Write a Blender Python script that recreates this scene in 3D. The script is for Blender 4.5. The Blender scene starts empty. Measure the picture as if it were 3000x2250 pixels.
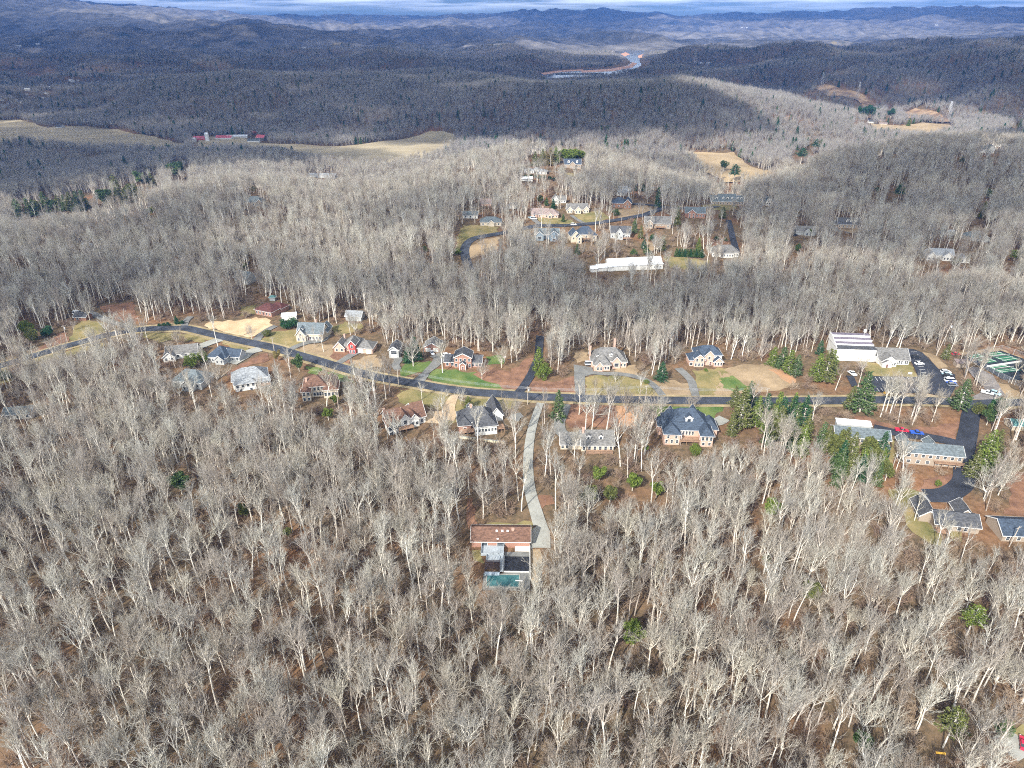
import bpy, bmesh, math, random
import numpy as np
from mathutils import Vector, Matrix
random.seed(7); RS = np.random.RandomState(11)
PI = math.pi
R = math.radians
scene = bpy.context.scene
COL = scene.collection
# ------------------------------------------------------------------ camera
CAMH = 165.0; PITCH = R(28.0); FPX = 2001.0
cd = bpy.data.cameras.new("camera"); cam = bpy.data.objects.new("camera", cd); COL.objects.link(cam)
cd.sensor_width = 36.0; cd.lens = 36.0 * FPX / 3000.0
cd.clip_start = 1.0; cd.clip_end = 90000.0
cam.location = (0, 0, CAMH); cam.rotation_euler = (PI/2 - PITCH, 0, 0)
scene.camera = cam
# ------------------------------------------------------------------ sun, sky, exposure
SUN_AZ = R(212.0)          # compass-like, clockwise from +Y: behind the camera and to its left
SUN_EL = R(36.0)
SDIR = Vector((math.sin(SUN_AZ)*math.cos(SUN_EL), math.cos(SUN_AZ)*math.cos(SUN_EL), math.sin(SUN_EL)))
sl = bpy.data.lights.new("sun", 'SUN'); so = bpy.data.objects.new("sun", sl); COL.objects.link(so)
sl.energy = 5.0; sl.angle = R(0.5); sl.color = (1.0, 0.95, 0.87)
so.rotation_euler = SDIR.to_track_quat('Z', 'Y').to_euler(); so.location = (0, 0, 900)
w = bpy.data.worlds.new("World"); scene.world = w; w.use_nodes = True
nt = w.node_tree; nt.nodes.clear()
def N(nt, t, **k):
    n = nt.nodes.new(t)
    for a, b in k.items(): setattr(n, a, b)
    return n
wo = N(nt, 'ShaderNodeOutputWorld'); wb = N(nt, 'ShaderNodeBackground'); sk = N(nt, 'ShaderNodeTexSky')
sk.sky_type = 'NISHITA'; sk.sun_disc = False; sk.sun_elevation = SUN_EL; sk.sun_rotation = SUN_AZ
sk.air_density = 1.4; sk.dust_density = 0.6; sk.ozone_density = 3.0; sk.altitude = 300
# broken cloud deck in the sky itself (procedural, by direction)
tc = N(nt, 'ShaderNodeTexCoord'); sep = N(nt, 'ShaderNodeSeparateXYZ'); nt.links.new(tc.outputs['Generated'], sep.inputs[0])
dv = N(nt, 'ShaderNodeMath', operation='ADD'); dv.inputs[1].default_value = 0.035; nt.links.new(sep.outputs['Z'], dv.inputs[0])
mx = N(nt, 'ShaderNodeMath', operation='MAXIMUM'); mx.inputs[1].default_value = 0.02; nt.links.new(dv.outputs[0], mx.inputs[0])
vx = N(nt, 'ShaderNodeMath', operation='DIVIDE'); nt.links.new(sep.outputs['X'], vx.inputs[0]); nt.links.new(mx.outputs[0], vx.inputs[1])
vy = N(nt, 'ShaderNodeMath', operation='DIVIDE'); nt.links.new(sep.outputs['Y'], vy.inputs[0]); nt.links.new(mx.outputs[0], vy.inputs[1])
cx = N(nt, 'ShaderNodeCombineXYZ'); nt.links.new(vx.outputs[0], cx.inputs[0]); nt.links.new(vy.outputs[0], cx.inputs[1])
nz = N(nt, 'ShaderNodeTexNoise'); nz.inputs['Scale'].default_value = 0.33; nz.inputs['Detail'].default_value = 9; nz.inputs['Roughness'].default_value = 0.62
nt.links.new(cx.outputs[0], nz.inputs['Vector'])
cr = N(nt, 'ShaderNodeValToRGB'); cr.color_ramp.elements[0].position = 0.40; cr.color_ramp.elements[1].position = 0.60
nt.links.new(nz.outputs[0], cr.inputs[0])
# the deck thins out towards the horizon
hz = N(nt, 'ShaderNodeMapRange'); hz.inputs['From Min'].default_value = 0.008; hz.inputs['From Max'].default_value = 0.022
nt.links.new(sep.outputs['Z'], hz.inputs['Value'])
ml = N(nt, 'ShaderNodeMath', operation='MULTIPLY'); nt.links.new(cr.outputs[0], ml.inputs[0]); nt.links.new(hz.outputs[0], ml.inputs[1])
cm = N(nt, 'ShaderNodeMixRGB'); nt.links.new(ml.outputs[0], cm.inputs[0])
tint = N(nt, 'ShaderNodeMixRGB', blend_type='MULTIPLY'); tint.inputs[0].default_value = 1.0
tint.inputs[2].default_value = (0.42, 0.62, 0.86, 1)
nt.links.new(sk.outputs[0], tint.inputs[1]); nt.links.new(tint.outputs[0], cm.inputs[1])
cm.inputs[2].default_value = (18.0, 19.0, 20.0, 1)
nt.links.new(cm.outputs[0], wb.inputs[0]); wb.inputs[1].default_value = 0.11
nt.links.new(wb.outputs[0], wo.inputs[0])
scene.view_settings.view_transform = 'Standard'; scene.view_settings.look = 'None'
scene.view_settings.exposure = 0.93; scene.view_settings.gamma = 1.0
cy = scene.cycles
cy.max_bounces = 3; cy.diffuse_bounces = 2; cy.glossy_bounces = 1; cy.transmission_bounces = 1; cy.volume_bounces = 0
cy.transparent_max_bounces = 12; cy.use_denoising = False; cy.denoiser = 'OPENIMAGEDENOISE'; cy.denoising_input_passes = 'RGB_ALBEDO_NORMAL'; cy.denoising_prefilter = 'ACCURATE'
cy.pixel_filter_type = 'BLACKMAN_HARRIS'; cy.filter_width = 1.05
cy.caustics_reflective = False; cy.caustics_refractive = False

# ------------------------------------------------------------------ object helpers
def tag(o, label=None, cat=None, group=None, kind=None):
    if label: o['label'] = label
    if cat: o['category'] = cat
    if group: o['group'] = group
    if kind: o['kind'] = kind
    return o
def empty(name, loc, rz=0.0):
    o = bpy.data.objects.new(name, None); COL.objects.link(o); o.location = loc; o.rotation_euler = (0, 0, rz); o.empty_display_size = 1
    return o
class MB:
    """collects boxes, prisms, tubes -> one mesh object"""
    def __init__(s): s.v = []; s.f = []; s.m = []
    def add(s, vs, fs, mi=0):
        b = len(s.v); s.v += [tuple(p) for p in vs]; s.f += [tuple(i+b for i in f) for f in fs]; s.m += [mi]*len(fs)
    def box(s, x0, x1, y0, y1, z0, z1, mi=0):
        s.add([(x0,y0,z0),(x1,y0,z0),(x1,y1,z0),(x0,y1,z0),(x0,y0,z1),(x1,y0,z1),(x1,y1,z1),(x0,y1,z1)],
              [(0,3,2,1),(4,5,6,7),(0,1,5,4),(1,2,6,5),(2,3,7,6),(3,0,4,7)], mi)
    def prism(s, poly, d0, d1, axis, mi=0):
        """poly (a,z) extruded along axis 'x' or 'y'"""
        n = len(poly)
        if axis == 'y': P = [(a, d0, z) for a, z in poly] + [(a, d1, z) for a, z in poly]
        else: P = [(d0, a, z) for a, z in poly] + [(d1, a, z) for a, z in poly]
        s.add(P, [tuple(range(n)), tuple(range(2*n-1, n-1, -1))] + [(i, n+i, n+(i+1) % n, (i+1) % n) for i in range(n)], mi)
    def tube(s, p0, p1, r0, r1, n=6, mi=0, caps=True):
        p0 = Vector(p0); p1 = Vector(p1); d = (p1-p0).normalized()
        u = d.orthogonal().normalized(); v = d.cross(u)
        P = [p0 + (u*math.cos(2*PI*i/n) + v*math.sin(2*PI*i/n))*r0 for i in range(n)] + [p1 + (u*math.cos(2*PI*i/n) + v*math.sin(2*PI*i/n))*r1 for i in range(n)]
        F = [(i, (i+1) % n, n+(i+1) % n, n+i) for i in range(n)]
        if caps: F += [tuple(range(n-1, -1, -1)), tuple(range(n, 2*n))]
        s.add(P, F, mi)
    def build(s, name, mat, parent=None, smooth=False, xf=None):
        me = bpy.data.meshes.new(name); me.from_pydata(s.v, [], s.f)
        for m in (mat if isinstance(mat, (list, tuple)) else [mat]): me.materials.append(m)
        if any(s.m): me.polygons.foreach_set('material_index', s.m)
        if smooth: me.polygons.foreach_set('use_smooth', [True]*len(s.f))
        bm = bmesh.new(); bm.from_mesh(me); bmesh.ops.recalc_face_normals(bm, faces=bm.faces); bm.to_mesh(me); bm.free()
        o = bpy.data.objects.new(name, me); COL.objects.link(o)
        if parent: o.parent = parent
        if xf is not None: o.matrix_local = xf
        return o
# ------------------------------------------------------------------ materials
MATS = {}
def mat(name, col, rough=0.85, var=0.12, scale=0.6, bump=0.0, bscale=3.0, col2=None, spec=0.3, metal=0.0, stretch=None, rnd=0.0, thr=(0.35,0.65)):
    """noise-mottled principled material"""
    if name in MATS: return MATS[name]
    m = bpy.data.materials.new(name); m.use_nodes = True; t = m.node_tree; b = t.nodes['Principled BSDF']
    b.inputs['Roughness'].default_value = rough; b.inputs['Metallic'].default_value = metal
    b.inputs['Specular IOR Level'].default_value = spec
    c = N(t, 'ShaderNodeTexCoord'); mp = N(t, 'ShaderNodeMapping')
    if stretch: mp.inputs['Scale'].default_value = stretch
    t.links.new(c.outputs['Object'], mp.inputs[0])
    n = N(t, 'ShaderNodeTexNoise'); n.inputs['Scale'].default_value = scale; n.inputs['Detail'].default_value = 6; n.inputs['Roughness'].default_value = 0.65
    t.links.new(mp.outputs[0], n.inputs['Vector'])
    rp = N(t, 'ShaderNodeValToRGB'); e = rp.color_ramp.elements; e[0].position, e[1].position = thr
    c2 = col2 if col2 else tuple(min(1, x*(1+var)) for x in col)
    c1 = col if col2 else tuple(x*(1-var) for x in col)
    e[0].color = (*c1, 1); e[1].color = (*c2, 1)
    t.links.new(n.outputs[0], rp.inputs[0])
    src = rp.outputs[0]
    if rnd:
        oi = N(t, 'ShaderNodeObjectInfo'); mr = N(t, 'ShaderNodeMapRange'); mr.inputs['To Min'].default_value = 1-rnd; mr.inputs['To Max'].default_value = 1+rnd
        t.links.new(oi.outputs['Random'], mr.inputs['Value'])
        mm = N(t, 'ShaderNodeVectorMath', operation='SCALE'); t.links.new(src, mm.inputs[0]); t.links.new(mr.outputs[0], mm.inputs['Scale']); src = mm.outputs[0]
    t.links.new(src, b.inputs['Base Color'])
    if bump:
        n2 = N(t, 'ShaderNodeTexNoise'); n2.inputs['Scale'].default_value = bscale; n2.inputs['Detail'].default_value = 4
        t.links.new(mp.outputs[0], n2.inputs['Vector'])
        bp = N(t, 'ShaderNodeBump'); bp.inputs['Strength'].default_value = 1.0; bp.inputs['Distance'].default_value = bump
        t.links.new(n2.outputs[0], bp.inputs['Height']); t.links.new(bp.outputs[0], b.inputs['Normal'])
    MATS[name] = m
    return m
# ------------------------------------------------------------------ pixel <-> world
CF = Vector((0, math.cos(PITCH), -math.sin(PITCH))); CU = Vector((0, math.sin(PITCH), math.cos(PITCH)))
def ray(px, py):
    """px,py in the 3000x2250 frame -> direction with unit forward"""
    a = (px-1500)/FPX; b = (1125-py)/FPX
    return Vector((a, CF.y + b*CU.y, CF.z + b*CU.z))
def at_z(px, py, z):
    d = ray(px, py); t = (z-CAMH)/d.z
    return Vector((d.x*t, d.y*t, z))
def at_d(px, py, dist):
    d = ray(px, py); h = math.hypot(d.x, d.y); t = dist/h
    return Vector((d.x*t, d.y*t, CAMH + d.z*t))
def project(P):
    """(n,3) array -> px, py, depth"""
    P = np.asarray(P, float); q = P - np.array([0, 0, CAMH])
    zc = q[:, 1]*CF.y + q[:, 2]*CF.z; yc = q[:, 1]*CU.y + q[:, 2]*CU.z
    zc = np.where(zc < 1, 1, zc)
    return 1500 + FPX*q[:, 0]/zc, 1125 - FPX*yc/zc, zc
# ------------------------------------------------------------------ terrain heights
KN = []
def kz(px, py, z): p = at_z(px, py, z); KN.append((math.atan2(p.x, p.y), math.log(math.hypot(p.x, p.y)), z))
def crest(px, py, zc, hgt=21): p = at_z(px, py, zc); KN.append((math.atan2(p.x, p.y), math.log(math.hypot(p.x, p.y)), zc-hgt))
def drop(px, py, zc, f1=1.10, z1=-14, f2=1.28, z2=-44):
    p = at_z(px, py, zc); a = math.atan2(p.x, p.y); d = math.hypot(p.x, p.y); KN.append((a, math.log(d*f1), zc-22+z1)); KN.append((a, math.log(d*f2), zc-22+z2))
def kd(px, py, dist, hgt=0): p = at_d(px, py, dist); KN.append((math.atan2(p.x, p.y), math.log(dist), p.z-hgt))
def kb(deg, dist, z): KN.append((R(deg), math.log(dist), z))
for d_, z_ in ((60, -4), (130, -3), (230, -1), (330, 0)):
    for a_ in (-110, -75, -45, -28, -12, 4, 20, 36, 50, 75, 110): kb(a_, d_, z_)
for px in (0, 600, 1200, 1800, 2400, 3000): kz(px, 1150, 0)
for px in (0, 500, 1000, 1500, 2000, 2500, 3000): kz(px, 900, 1)
for px, z in ((300, 4), (900, 5), (1500, 5), (2100, 3), (2700, 3)): kz(px, 740, z)
# crest of the near plateau (canopy line), left to right
for x, y, z in ((-500, 790, 24), (0, 655, 28), (300, 590, 30), (560, 525, 32), (850, 505, 32), (1080, 525, 30), (1180, 500, 32), (1300, 455, 34), (1450, 415, 34), (1620, 388, 34)): crest(x, y, z); (drop(x, y, z) if x < 1400 else None)
kz(1450, 600, 12); kz(1500, 500, 14); kz(1700, 500, 12); kz(1900, 560, 6); kz(2100, 600, 4)
# right: plateau edge and right hill
for x, y, z in ((1900, 470, 16), (2120, 535, 14), (2250, 520, 14), (2350, 470, 16), (2560, 402, 20), (2800, 380, 24), (3000, 368, 28), (3400, 360, 30)): crest(x, y, z); drop(x, y, z, 1.08, -10, 1.22, -36)
kz(2700, 560, 4); kz(3000, 600, 4); kz(2400, 640, 3)
# valley behind the left crest and the farm fields
for x, y, z in ((-400, 600, -55), (0, 600, -58), (250, 545, -60), (500, 490, -62), (750, 480, -64), (1000, 470, -64), (1100, 450, -64), (0, 480, -66), (300, 450, -66),
                (0, 380, -60), (150, 400, -64), (300, 385, -60), (450, 405, -66), (600, 408, -68), (750, 410, -68), (900, 425, -68), (1100, 420, -66), (1250, 440, -66), (1300, 400, -56), (1300, 425, -60), (-500, 400, -60)): kz(x, y, z)
# middle hills rising behind the fields
for x, y, z in ((0, 345, -50), (200, 350, -48), (350, 330, -34), (500, 345, -40), (680, 380, -56), (620, 300, -16), (800, 385, -52), (900, 330, -16), (1150, 380, -40), (1200, 320, -10), (1350, 330, -8), (1450, 385, -44), (1500, 340, -14)): kz(x, y, z)
for x, y, z in ((620, 214, 26), (800, 245, 18), (1000, 240, 14), (1300, 200, 18), (1520, 234, 8)): crest(x, y, z)
for x, y, z in ((0, 300, -50), (100, 260, -50), (250, 235, -50), (400, 215, -48), (300, 290, -40), (450, 260, -20)): kz(x, y, z)
# broad hill centre-right and its descending right shoulder
for x, y, z in ((1700, 236, 14), (1900, 226, 18), (2090, 246, 18), (2200, 270, 8), (2330, 308, -8), (2450, 345, -24), (2560, 380, -38)): crest(x, y, z)
for x, y, z in ((1700, 330, -4), (1900, 350, -12), (1850, 400, -30), (2050, 380, -22), (2200, 390, -34), (2350, 400, -44), (1700, 380, -30), (2050, 440, -50)): kz(x, y, z)
for x, y, z in ((2050, 470, -54), (2150, 490, -55), (2250, 490, -55), (2330, 460, -55), (2200, 450, -54), (2450, 420, -56)): kz(x, y, z)
# right valley with clearcut, behind
for x, y, z in ((2560, 365, -60), (2700, 372, -60), (2800, 360, -58), (2950, 355, -54), (2600, 330, -52), (2560, 305, -34), (2480, 280, -22), (2400, 255, -10), (2680, 322, -40), (2760, 345, -50)): kz(x, y, z)
for x, y, z in ((2350, 300, -50), (2280, 262, -44)): kz(x, y, z)
for x, y, z in ((2200, 195, 0), (2350, 180, 22), (2550, 160, 50), (2750, 128, 84), (2900, 118, 98), (3050, 114, 108), (3400, 112, 110)): crest(x, y, z)
kz(2700, 230, 24); kz(2900, 250, 20); kz(2850, 190, 50); kz(2600, 230, 14); kz(3000, 300, -14); kz(2350, 230, -18)
# beyond: lake basin, rolling country
for x, y, z in ((1560, 205, -50), (1650, 214, -66), (1720, 210, -66), (1800, 202, -66), (1850, 190, -66), (1840, 170, -66), (1860, 155, -66), (1900, 150, -60), (1750, 185, -40), (1650, 190, -46), (1500, 190, -46), (1930, 172, -50)): kz(x, y, z)
for x, y, z in ((1350, 170, 0), (1550, 165, 4), (1700, 160, 0), (1950, 150, 10), (2100, 170, -10), (1950, 190, 0)): kz(x, y, z)
for x in (-300, 100, 400, 700, 1000, 1300): kz(x, 170, -42)
for x in (-300, 100, 400): kz(x, 135, -40)
for x in (700, 1000, 1300, 1600, 1900, 2200): kz(x, 135, -34)
for x in (900, 1300, 1700, 2100, 2500, 2900): kz(x, 112, -30)
for x, y in ((-400, 118), (0, 118), (120, 120), (230, 98), (400, 108), (560, 98), (700, 90), (850, 92)): kd(x, y, 8500)
for x, y in ((900, 92), (1100, 88), (1220, 72), (1400, 82), (1600, 80), (1800, 84), (1920, 74), (2100, 84), (2400, 92), (2700, 94), (3000, 90)): kd(x, y, 13000)
for x, y in ((0, 80), (200, 78), (400, 72), (600, 66), (800, 62)): kd(x, y, 12500)
for x, y in ((-600, -50), (-200, -34), (0, -20), (60, -10), (130, -6), (200, 4), (270, 4), (360, 14), (450, 16), (560, 12), (640, 28), (720, 44), (800, 45), (880, 58)): kd(x, y, 17000)
for x, y in ((960, 55), (1100, 50), (1300, 50), (1400, 46), (1480, 38), (1600, 36), (1700, 32), (1765, 26), (1850, 38), (1950, 44), (2100, 48), (2300, 43), (2450, 42), (2570, 34), (2700, 28), (2870, 22), (3000, 24), (3400, 16)): kd(x, y, 21500)
for x, y in ((-300, 60), (400, 60), (900, 60), (1500, 62), (2100, 62), (2700, 62)): kd(x, y, 26500)
KN = np.array(KN)
def tps(r2): return 0.5*r2*np.log(r2 + 1e-9)
kx = KN[:, 0]*1.0; ky = KN[:, 1]; nk = len(KN)
D2 = (kx[:, None]-kx[None])**2 + (ky[:, None]-ky[None])**2
A = np.zeros((nk+3, nk+3)); A[:nk, :nk] = tps(D2) + np.eye(nk)*2e-4
A[:nk, nk] = 1; A[:nk, nk+1] = kx; A[:nk, nk+2] = ky; A[nk:, :nk] = A[:nk, nk:].T
W = np.linalg.solve(A, np.concatenate([KN[:, 2], [0, 0, 0]]))
TH = np.concatenate([np.linspace(R(-112), R(-44), 60)[:-1], np.linspace(R(-44), R(44), 700), np.linspace(R(44), R(112), 60)[1:]])
LD = np.linspace(math.log(50), math.log(27000), 720)
TG, LG = np.meshgrid(TH, LD, indexing='ij')
HG = np.zeros(TG.shape)
for i in range(len(TH)):
    r2 = (TG[i][:, None]-kx[None])**2 + (LG[i][:, None]-ky[None])**2
    HG[i] = tps(r2) @ W[:nk] + W[nk] + W[nk+1]*TG[i] + W[nk+2]*LG[i]
DG = np.exp(LG); XG = np.sin(TG)*DG; YG = np.cos(TG)*DG
LAT = RS.rand(256, 256)
def vnoise(x, y, ox=0):
    xi = np.floor(x).astype(int); yi = np.floor(y).astype(int); fx = x-xi; fy = y-yi
    fx = fx*fx*(3-2*fx); fy = fy*fy*(3-2*fy); g = lambda a, b: LAT[(a+ox) & 255, (b+ox*7) & 255]
    return (g(xi, yi)*(1-fx)+g(xi+1, yi)*fx)*(1-fy) + (g(xi, yi+1)*(1-fx)+g(xi+1, yi+1)*fx)*fy
def fbm(x, y, s, oc=4, ox=0):
    a = 0; k = 1.0; t = 0
    for o in range(oc):
        a = a + k*(vnoise(x/s+o*17.3, y/s-o*9.1, ox+o) - 0.5); t += k; k *= 0.5; s *= 0.5
    return a/t*2
def seg(a, x0, x1): t = np.clip((a-x0)/(x1-x0), 0, 1); return t*t*(3-2*t)
def inpoly(px, py, poly):
    px = np.asarray(px, float); py = np.asarray(py, float); c = np.zeros(px.shape, bool); n = len(poly)
    for i in range(n):
        x0, y0 = poly[i]; x1, y1 = poly[(i+1) % n]
        if y0 == y1: continue
        k = ((y0 > py) != (y1 > py)) & (px < (x1-x0)*(py-y0)/(y1-y0)+x0); c ^= k
    return c
def down(poly, k):
    y0 = min(p[1] for p in poly); y1 = max(p[1] for p in poly); return [(x, y0+(y-y0)*(1+k/(y1-y0))) for x, y in poly]
GPX, GPY, _ = project(np.stack([XG.ravel(), YG.ravel(), HG.ravel()], 1)); GPX = GPX.reshape(XG.shape); GPY = GPY.reshape(XG.shape)
RIVER_PX = [(1580,216),(1640,208),(1712,204),(1790,202),(1840,193),(1852,184),(1838,172),(1820,160),(1828,150),(1850,147),(1890,147),(1884,156),(1878,166),(1870,176),(1878,190),(1850,208),(1795,219),(1700,226),(1600,230)]
FIELD_PX = [[(-60,355),(60,352),(140,368),(160,384),(60,402),(-60,405)], [(50,398),(110,378),(175,370),(260,372),(420,388),(500,400),(560,412),(520,424),(300,418),(140,412)],
            [(560,400),(700,402),(760,415),(1000,424),(1090,415),(1190,405),(1260,386),(1300,386),(1332,396),(1335,425),(1270,450),(1180,470),(1090,476),(960,470),(820,440),(700,430),(600,430)],
            [(2005,445),(2060,448),(2150,448),(2180,470),(2240,487),(2290,484),(2250,500),(2200,510),(2120,512),(2060,490)],
            [(2545,362),(2640,368),(2700,362),(2780,366),(2800,376),(2700,392),(2560,384)],
            [(2385,262),(2410,250),(2440,254),(2520,276),(2575,312),(2520,306),(2450,285)], [(2640,332),(2680,320),(2740,330),(2770,350),(2900,360),(2760,362),(2650,350)]]
FIELD_PX = [down(p, k) for p, k in zip(FIELD_PX, (22, 26, 18, 26, 16, 0, 0))]
mask = np.ones(XG.shape)
for p in FIELD_PX+[[(1450,190),(2000,190),(2060,256),(1450,256)]]: mask[inpoly(GPX, GPY, [(x, y) for x, y in p])] = 0.12
rp = np.array([at_z(x, y, -62)[:2] for x, y in RIVER_PX]); RIVER_W = [tuple(p) for p in rp]
def polydist(X, Y, poly):
    d = np.full(np.shape(X), 1e9)
    for i in range(len(poly)):
        ax, ay = poly[i]; bx, by = poly[(i+1) % len(poly)]; L = (bx-ax)**2+(by-ay)**2+1e-9
        t = np.clip(((X-ax)*(bx-ax)+(Y-ay)*(by-ay))/L, 0, 1); d = np.minimum(d, np.hypot(X-ax-t*(bx-ax), Y-ay-t*(by-ay)))
    return d
rd = polydist(XG, YG, RIVER_W); rin = inpoly(XG, YG, RIVER_W)
mask *= seg(rd, 60, 700); mask[rin] = 0
# blur the field mask a little
for _ in range(3):
    mask[1:-1, 1:-1] = (mask[1:-1, 1:-1]*2 + mask[:-2, 1:-1] + mask[2:, 1:-1] + mask[1:-1, :-2] + mask[1:-1, 2:])/6
rid = 1-2*np.abs(fbm(XG, YG, 900, 4, 3)); 
amp1 = seg(DG, 450, 2200)
HG += mask*amp1*(fbm(XG, YG, 420, 4, 1)*62 + (rid-0.7)*seg(DG, 1400, 2600)*80)
HG += mask*seg(DG, 3500, 9000)*(fbm(XG, YG, 1300, 5, 5)*95)*(1-0.5*seg(DG, 14000, 20000))
rid2 = 1-2*np.abs(fbm(XG, YG, 3200, 5, 9)); HG += seg(DG, 11000, 16000)*(rid2-0.72)*150*(1-seg(DG, 23500, 26500))
HG += fbm(XG, YG, 60, 3, 2)*1.2*seg(DG, 200, 600)*mask
# hills between the plateau and the lake stay below the sight lines the photograph shows over them
def cap(xs, ys, d0, d1, hgt):
    global HG
    gx = GPX; yy = np.interp(gx, xs, ys); a_ = (gx-1500)/FPX; b_ = (1125-yy)/FPX; hz_ = CF.z+b_*CU.z; hh_ = np.hypot(a_, CF.y+b_*CU.y); lim = CAMH+DG*hz_/hh_-hgt
    w_ = seg(DG, d0*0.92, d0)*(1-seg(DG, d1, d1*1.06)); over = HG-lim; soft = np.where(over > 0, lim-6*(1-np.exp(-over/30)), HG); HG = HG*(1-w_)+soft*w_
cap([-400,0,300,520,700,1000,1300,1450,1560,1620,1900,1990,2200,2500,2750,3000,3400], [235,240,245,212,198,208,192,212,228,230,226,205,186,152,124,112,110], 1350, 3300, 24)
cap([-400,0,1500,1590,1640,1900,1960,2100,3400], [120,120,120,150,206,200,150,112,100], 3300, 4600, 16)
cap([-400,1500,1700,1800,1820,1900,1930,2100,3400], [100,110,150,178,150,150,130,96,96], 4600, 6500, 8)
# lake basin
HG = np.where((rd < 2200) & (HG < -60.2), -60.2, HG)
bank = seg(rd, 0, 120)
HG = np.where(rin, -64-seg(rd, 0, 60)*4, np.where(rd < 120, np.maximum(HG*bank + (-61)*(1-bank), -61), HG))
def h(x, y):
    x = np.asarray(x, float); y = np.asarray(y, float); th = np.arctan2(x, y); ld = np.log(np.maximum(np.hypot(x, y), 51))
    i = np.clip(np.searchsorted(TH, th)-1, 0, len(TH)-2); j = np.clip(((ld-LD[0])/(LD[1]-LD[0])).astype(int), 0, len(LD)-2)
    ft = np.clip((th-TH[i])/(TH[i+1]-TH[i]), 0, 1); fl = np.clip((ld-LD[j])/(LD[1]-LD[0]), 0, 1)
    return (HG[i, j]*(1-ft)+HG[i+1, j]*ft)*(1-fl) + (HG[i, j+1]*(1-ft)+HG[i+1, j+1]*ft)*fl
def hz1(x, y): return float(h(np.array([x]), np.array([y]))[0])
TS = np.exp(np.linspace(math.log(60), math.log(50000), 1500))
def G(px, py, above=0.0):
    """the ground point seen at pixel (px,py): first place the ray meets the terrain"""
    d = ray(px, py); hh = math.hypot(d.x, d.y); t = TS/hh
    z = CAMH + d.z*t; g = h(d.x*t, d.y*t) + above; k = np.nonzero(z <= g)[0]
    if len(k) == 0: return at_d(px, py, 30000)
    k = k[0]
    if k == 0: return Vector((d.x*t[0], d.y*t[0], g[0]))
    a = z[k-1]-g[k-1]; b = g[k]-z[k]; q = a/(a+b+1e-9); tt = t[k-1]+(t[k]-t[k-1])*q
    x, y = d.x*tt, d.y*tt
    return Vector((x, y, hz1(x, y)))
# ------------------------------------------------------------------ ground mesh
def ground_mat():
    m = bpy.data.materials.new("leaf_litter_ground"); m.use_nodes = True; t = m.node_tree; b = t.nodes['Principled BSDF']; b.inputs['Roughness'].default_value = 0.95; b.inputs['Specular IOR Level'].default_value = 0.1
    c = N(t, 'ShaderNodeTexCoord')
    def noise(s, det=5, rgh=0.6):
        n = N(t, 'ShaderNodeTexNoise'); n.inputs['Scale'].default_value = s; n.inputs['Detail'].default_value = det; n.inputs['Roughness'].default_value = rgh
        t.links.new(c.outputs['Object'], n.inputs['Vector']); return n.outputs[0]
    def ramp(src, a, ca, b_, cb):
        r = N(t, 'ShaderNodeValToRGB'); r.color_ramp.elements[0].position = a; r.color_ramp.elements[1].position = b_
        r.color_ramp.elements[0].color = (*ca, 1); r.color_ramp.elements[1].color = (*cb, 1); t.links.new(src, r.inputs[0]); return r.outputs[0]
    fine = ramp(noise(0.35, 8, 0.75), 0.35, (0.030, 0.021, 0.013), 0.68, (0.27, 0.165, 0.095))
    red = ramp(noise(0.02, 4), 0.48, (0.105, 0.092, 0.058), 0.68, (0.26, 0.12, 0.055))
    mxx = N(t, 'ShaderNodeMixRGB'); mxx.inputs[0].default_value = 0.45; t.links.new(fine, mxx.inputs[1]); t.links.new(red, mxx.inputs[2])
    # far country: leafless canopy seen as one grey-brown cover with darker evergreens
    far = ramp(noise(0.006, 5, 0.6), 0.36, (0.075, 0.072, 0.066), 0.68, (0.24, 0.22, 0.195))
    ev = ramp(noise(0.0022, 6, 0.7), 0.60, (0, 0, 0), 0.68, (1, 1, 1)); me = N(t, 'ShaderNodeMixRGB'); t.links.new(ev, me.inputs[0]); t.links.new(far, me.inputs[1]); me.inputs[2].default_value = (0.03, 0.045, 0.03, 1)
    fl = ramp(noise(0.0016, 5, 0.6), 0.665, (0, 0, 0), 0.675, (1, 1, 1)); mf = N(t, 'ShaderNodeMixRGB'); t.links.new(fl, mf.inputs[0]); t.links.new(me.outputs[0], mf.inputs[1]); mf.inputs[2].default_value = (0.27, 0.22, 0.13, 1)
    at = N(t, 'ShaderNodeAttribute'); at.attribute_name = 'far_cover'
    mm = N(t, 'ShaderNodeMixRGB'); t.links.new(at.outputs['Fac'], mm.inputs[0]); t.links.new(mxx.outputs[0], mm.inputs[1]); t.links.new(mf.outputs[0], mm.inputs[2])
    t.links.new(mm.outputs[0], b.inputs['Base Color'])
    n3 = noise(0.02, 6, 0.65); bp = N(t, 'ShaderNodeBump'); bp.inputs['Strength'].default_value = 1.0
    ds = N(t, 'ShaderNodeMath', operation='MULTIPLY_ADD'); ds.inputs[1].default_value = 11.0; ds.inputs[2].default_value = 0.3; t.links.new(at.outputs['Fac'], ds.inputs[0]); t.links.new(ds.outputs[0], bp.inputs['Distance'])
    t.links.new(n3, bp.inputs['Height']); t.links.new(bp.outputs[0], b.inputs['Normal'])
    return m
nT, nL = XG.shape
V = np.stack([XG.ravel(), YG.ravel(), HG.ravel()], 1)
V = np.vstack([V, [[0, 0, -4.0]]])
I, J = np.meshgrid(np.arange(nT-1), np.arange(nL-1), indexing='ij'); a = (I*nL+J).ravel()
F = np.stack([a, a+1, a+nL+1, a+nL], 1)
inner = [(len(V)-1, (i+1)*nL, i*nL) for i in range(nT-1)]
me = bpy.data.meshes.new("ground"); me.vertices.add(len(V)); me.vertices.foreach_set('co', V.ravel())
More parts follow.
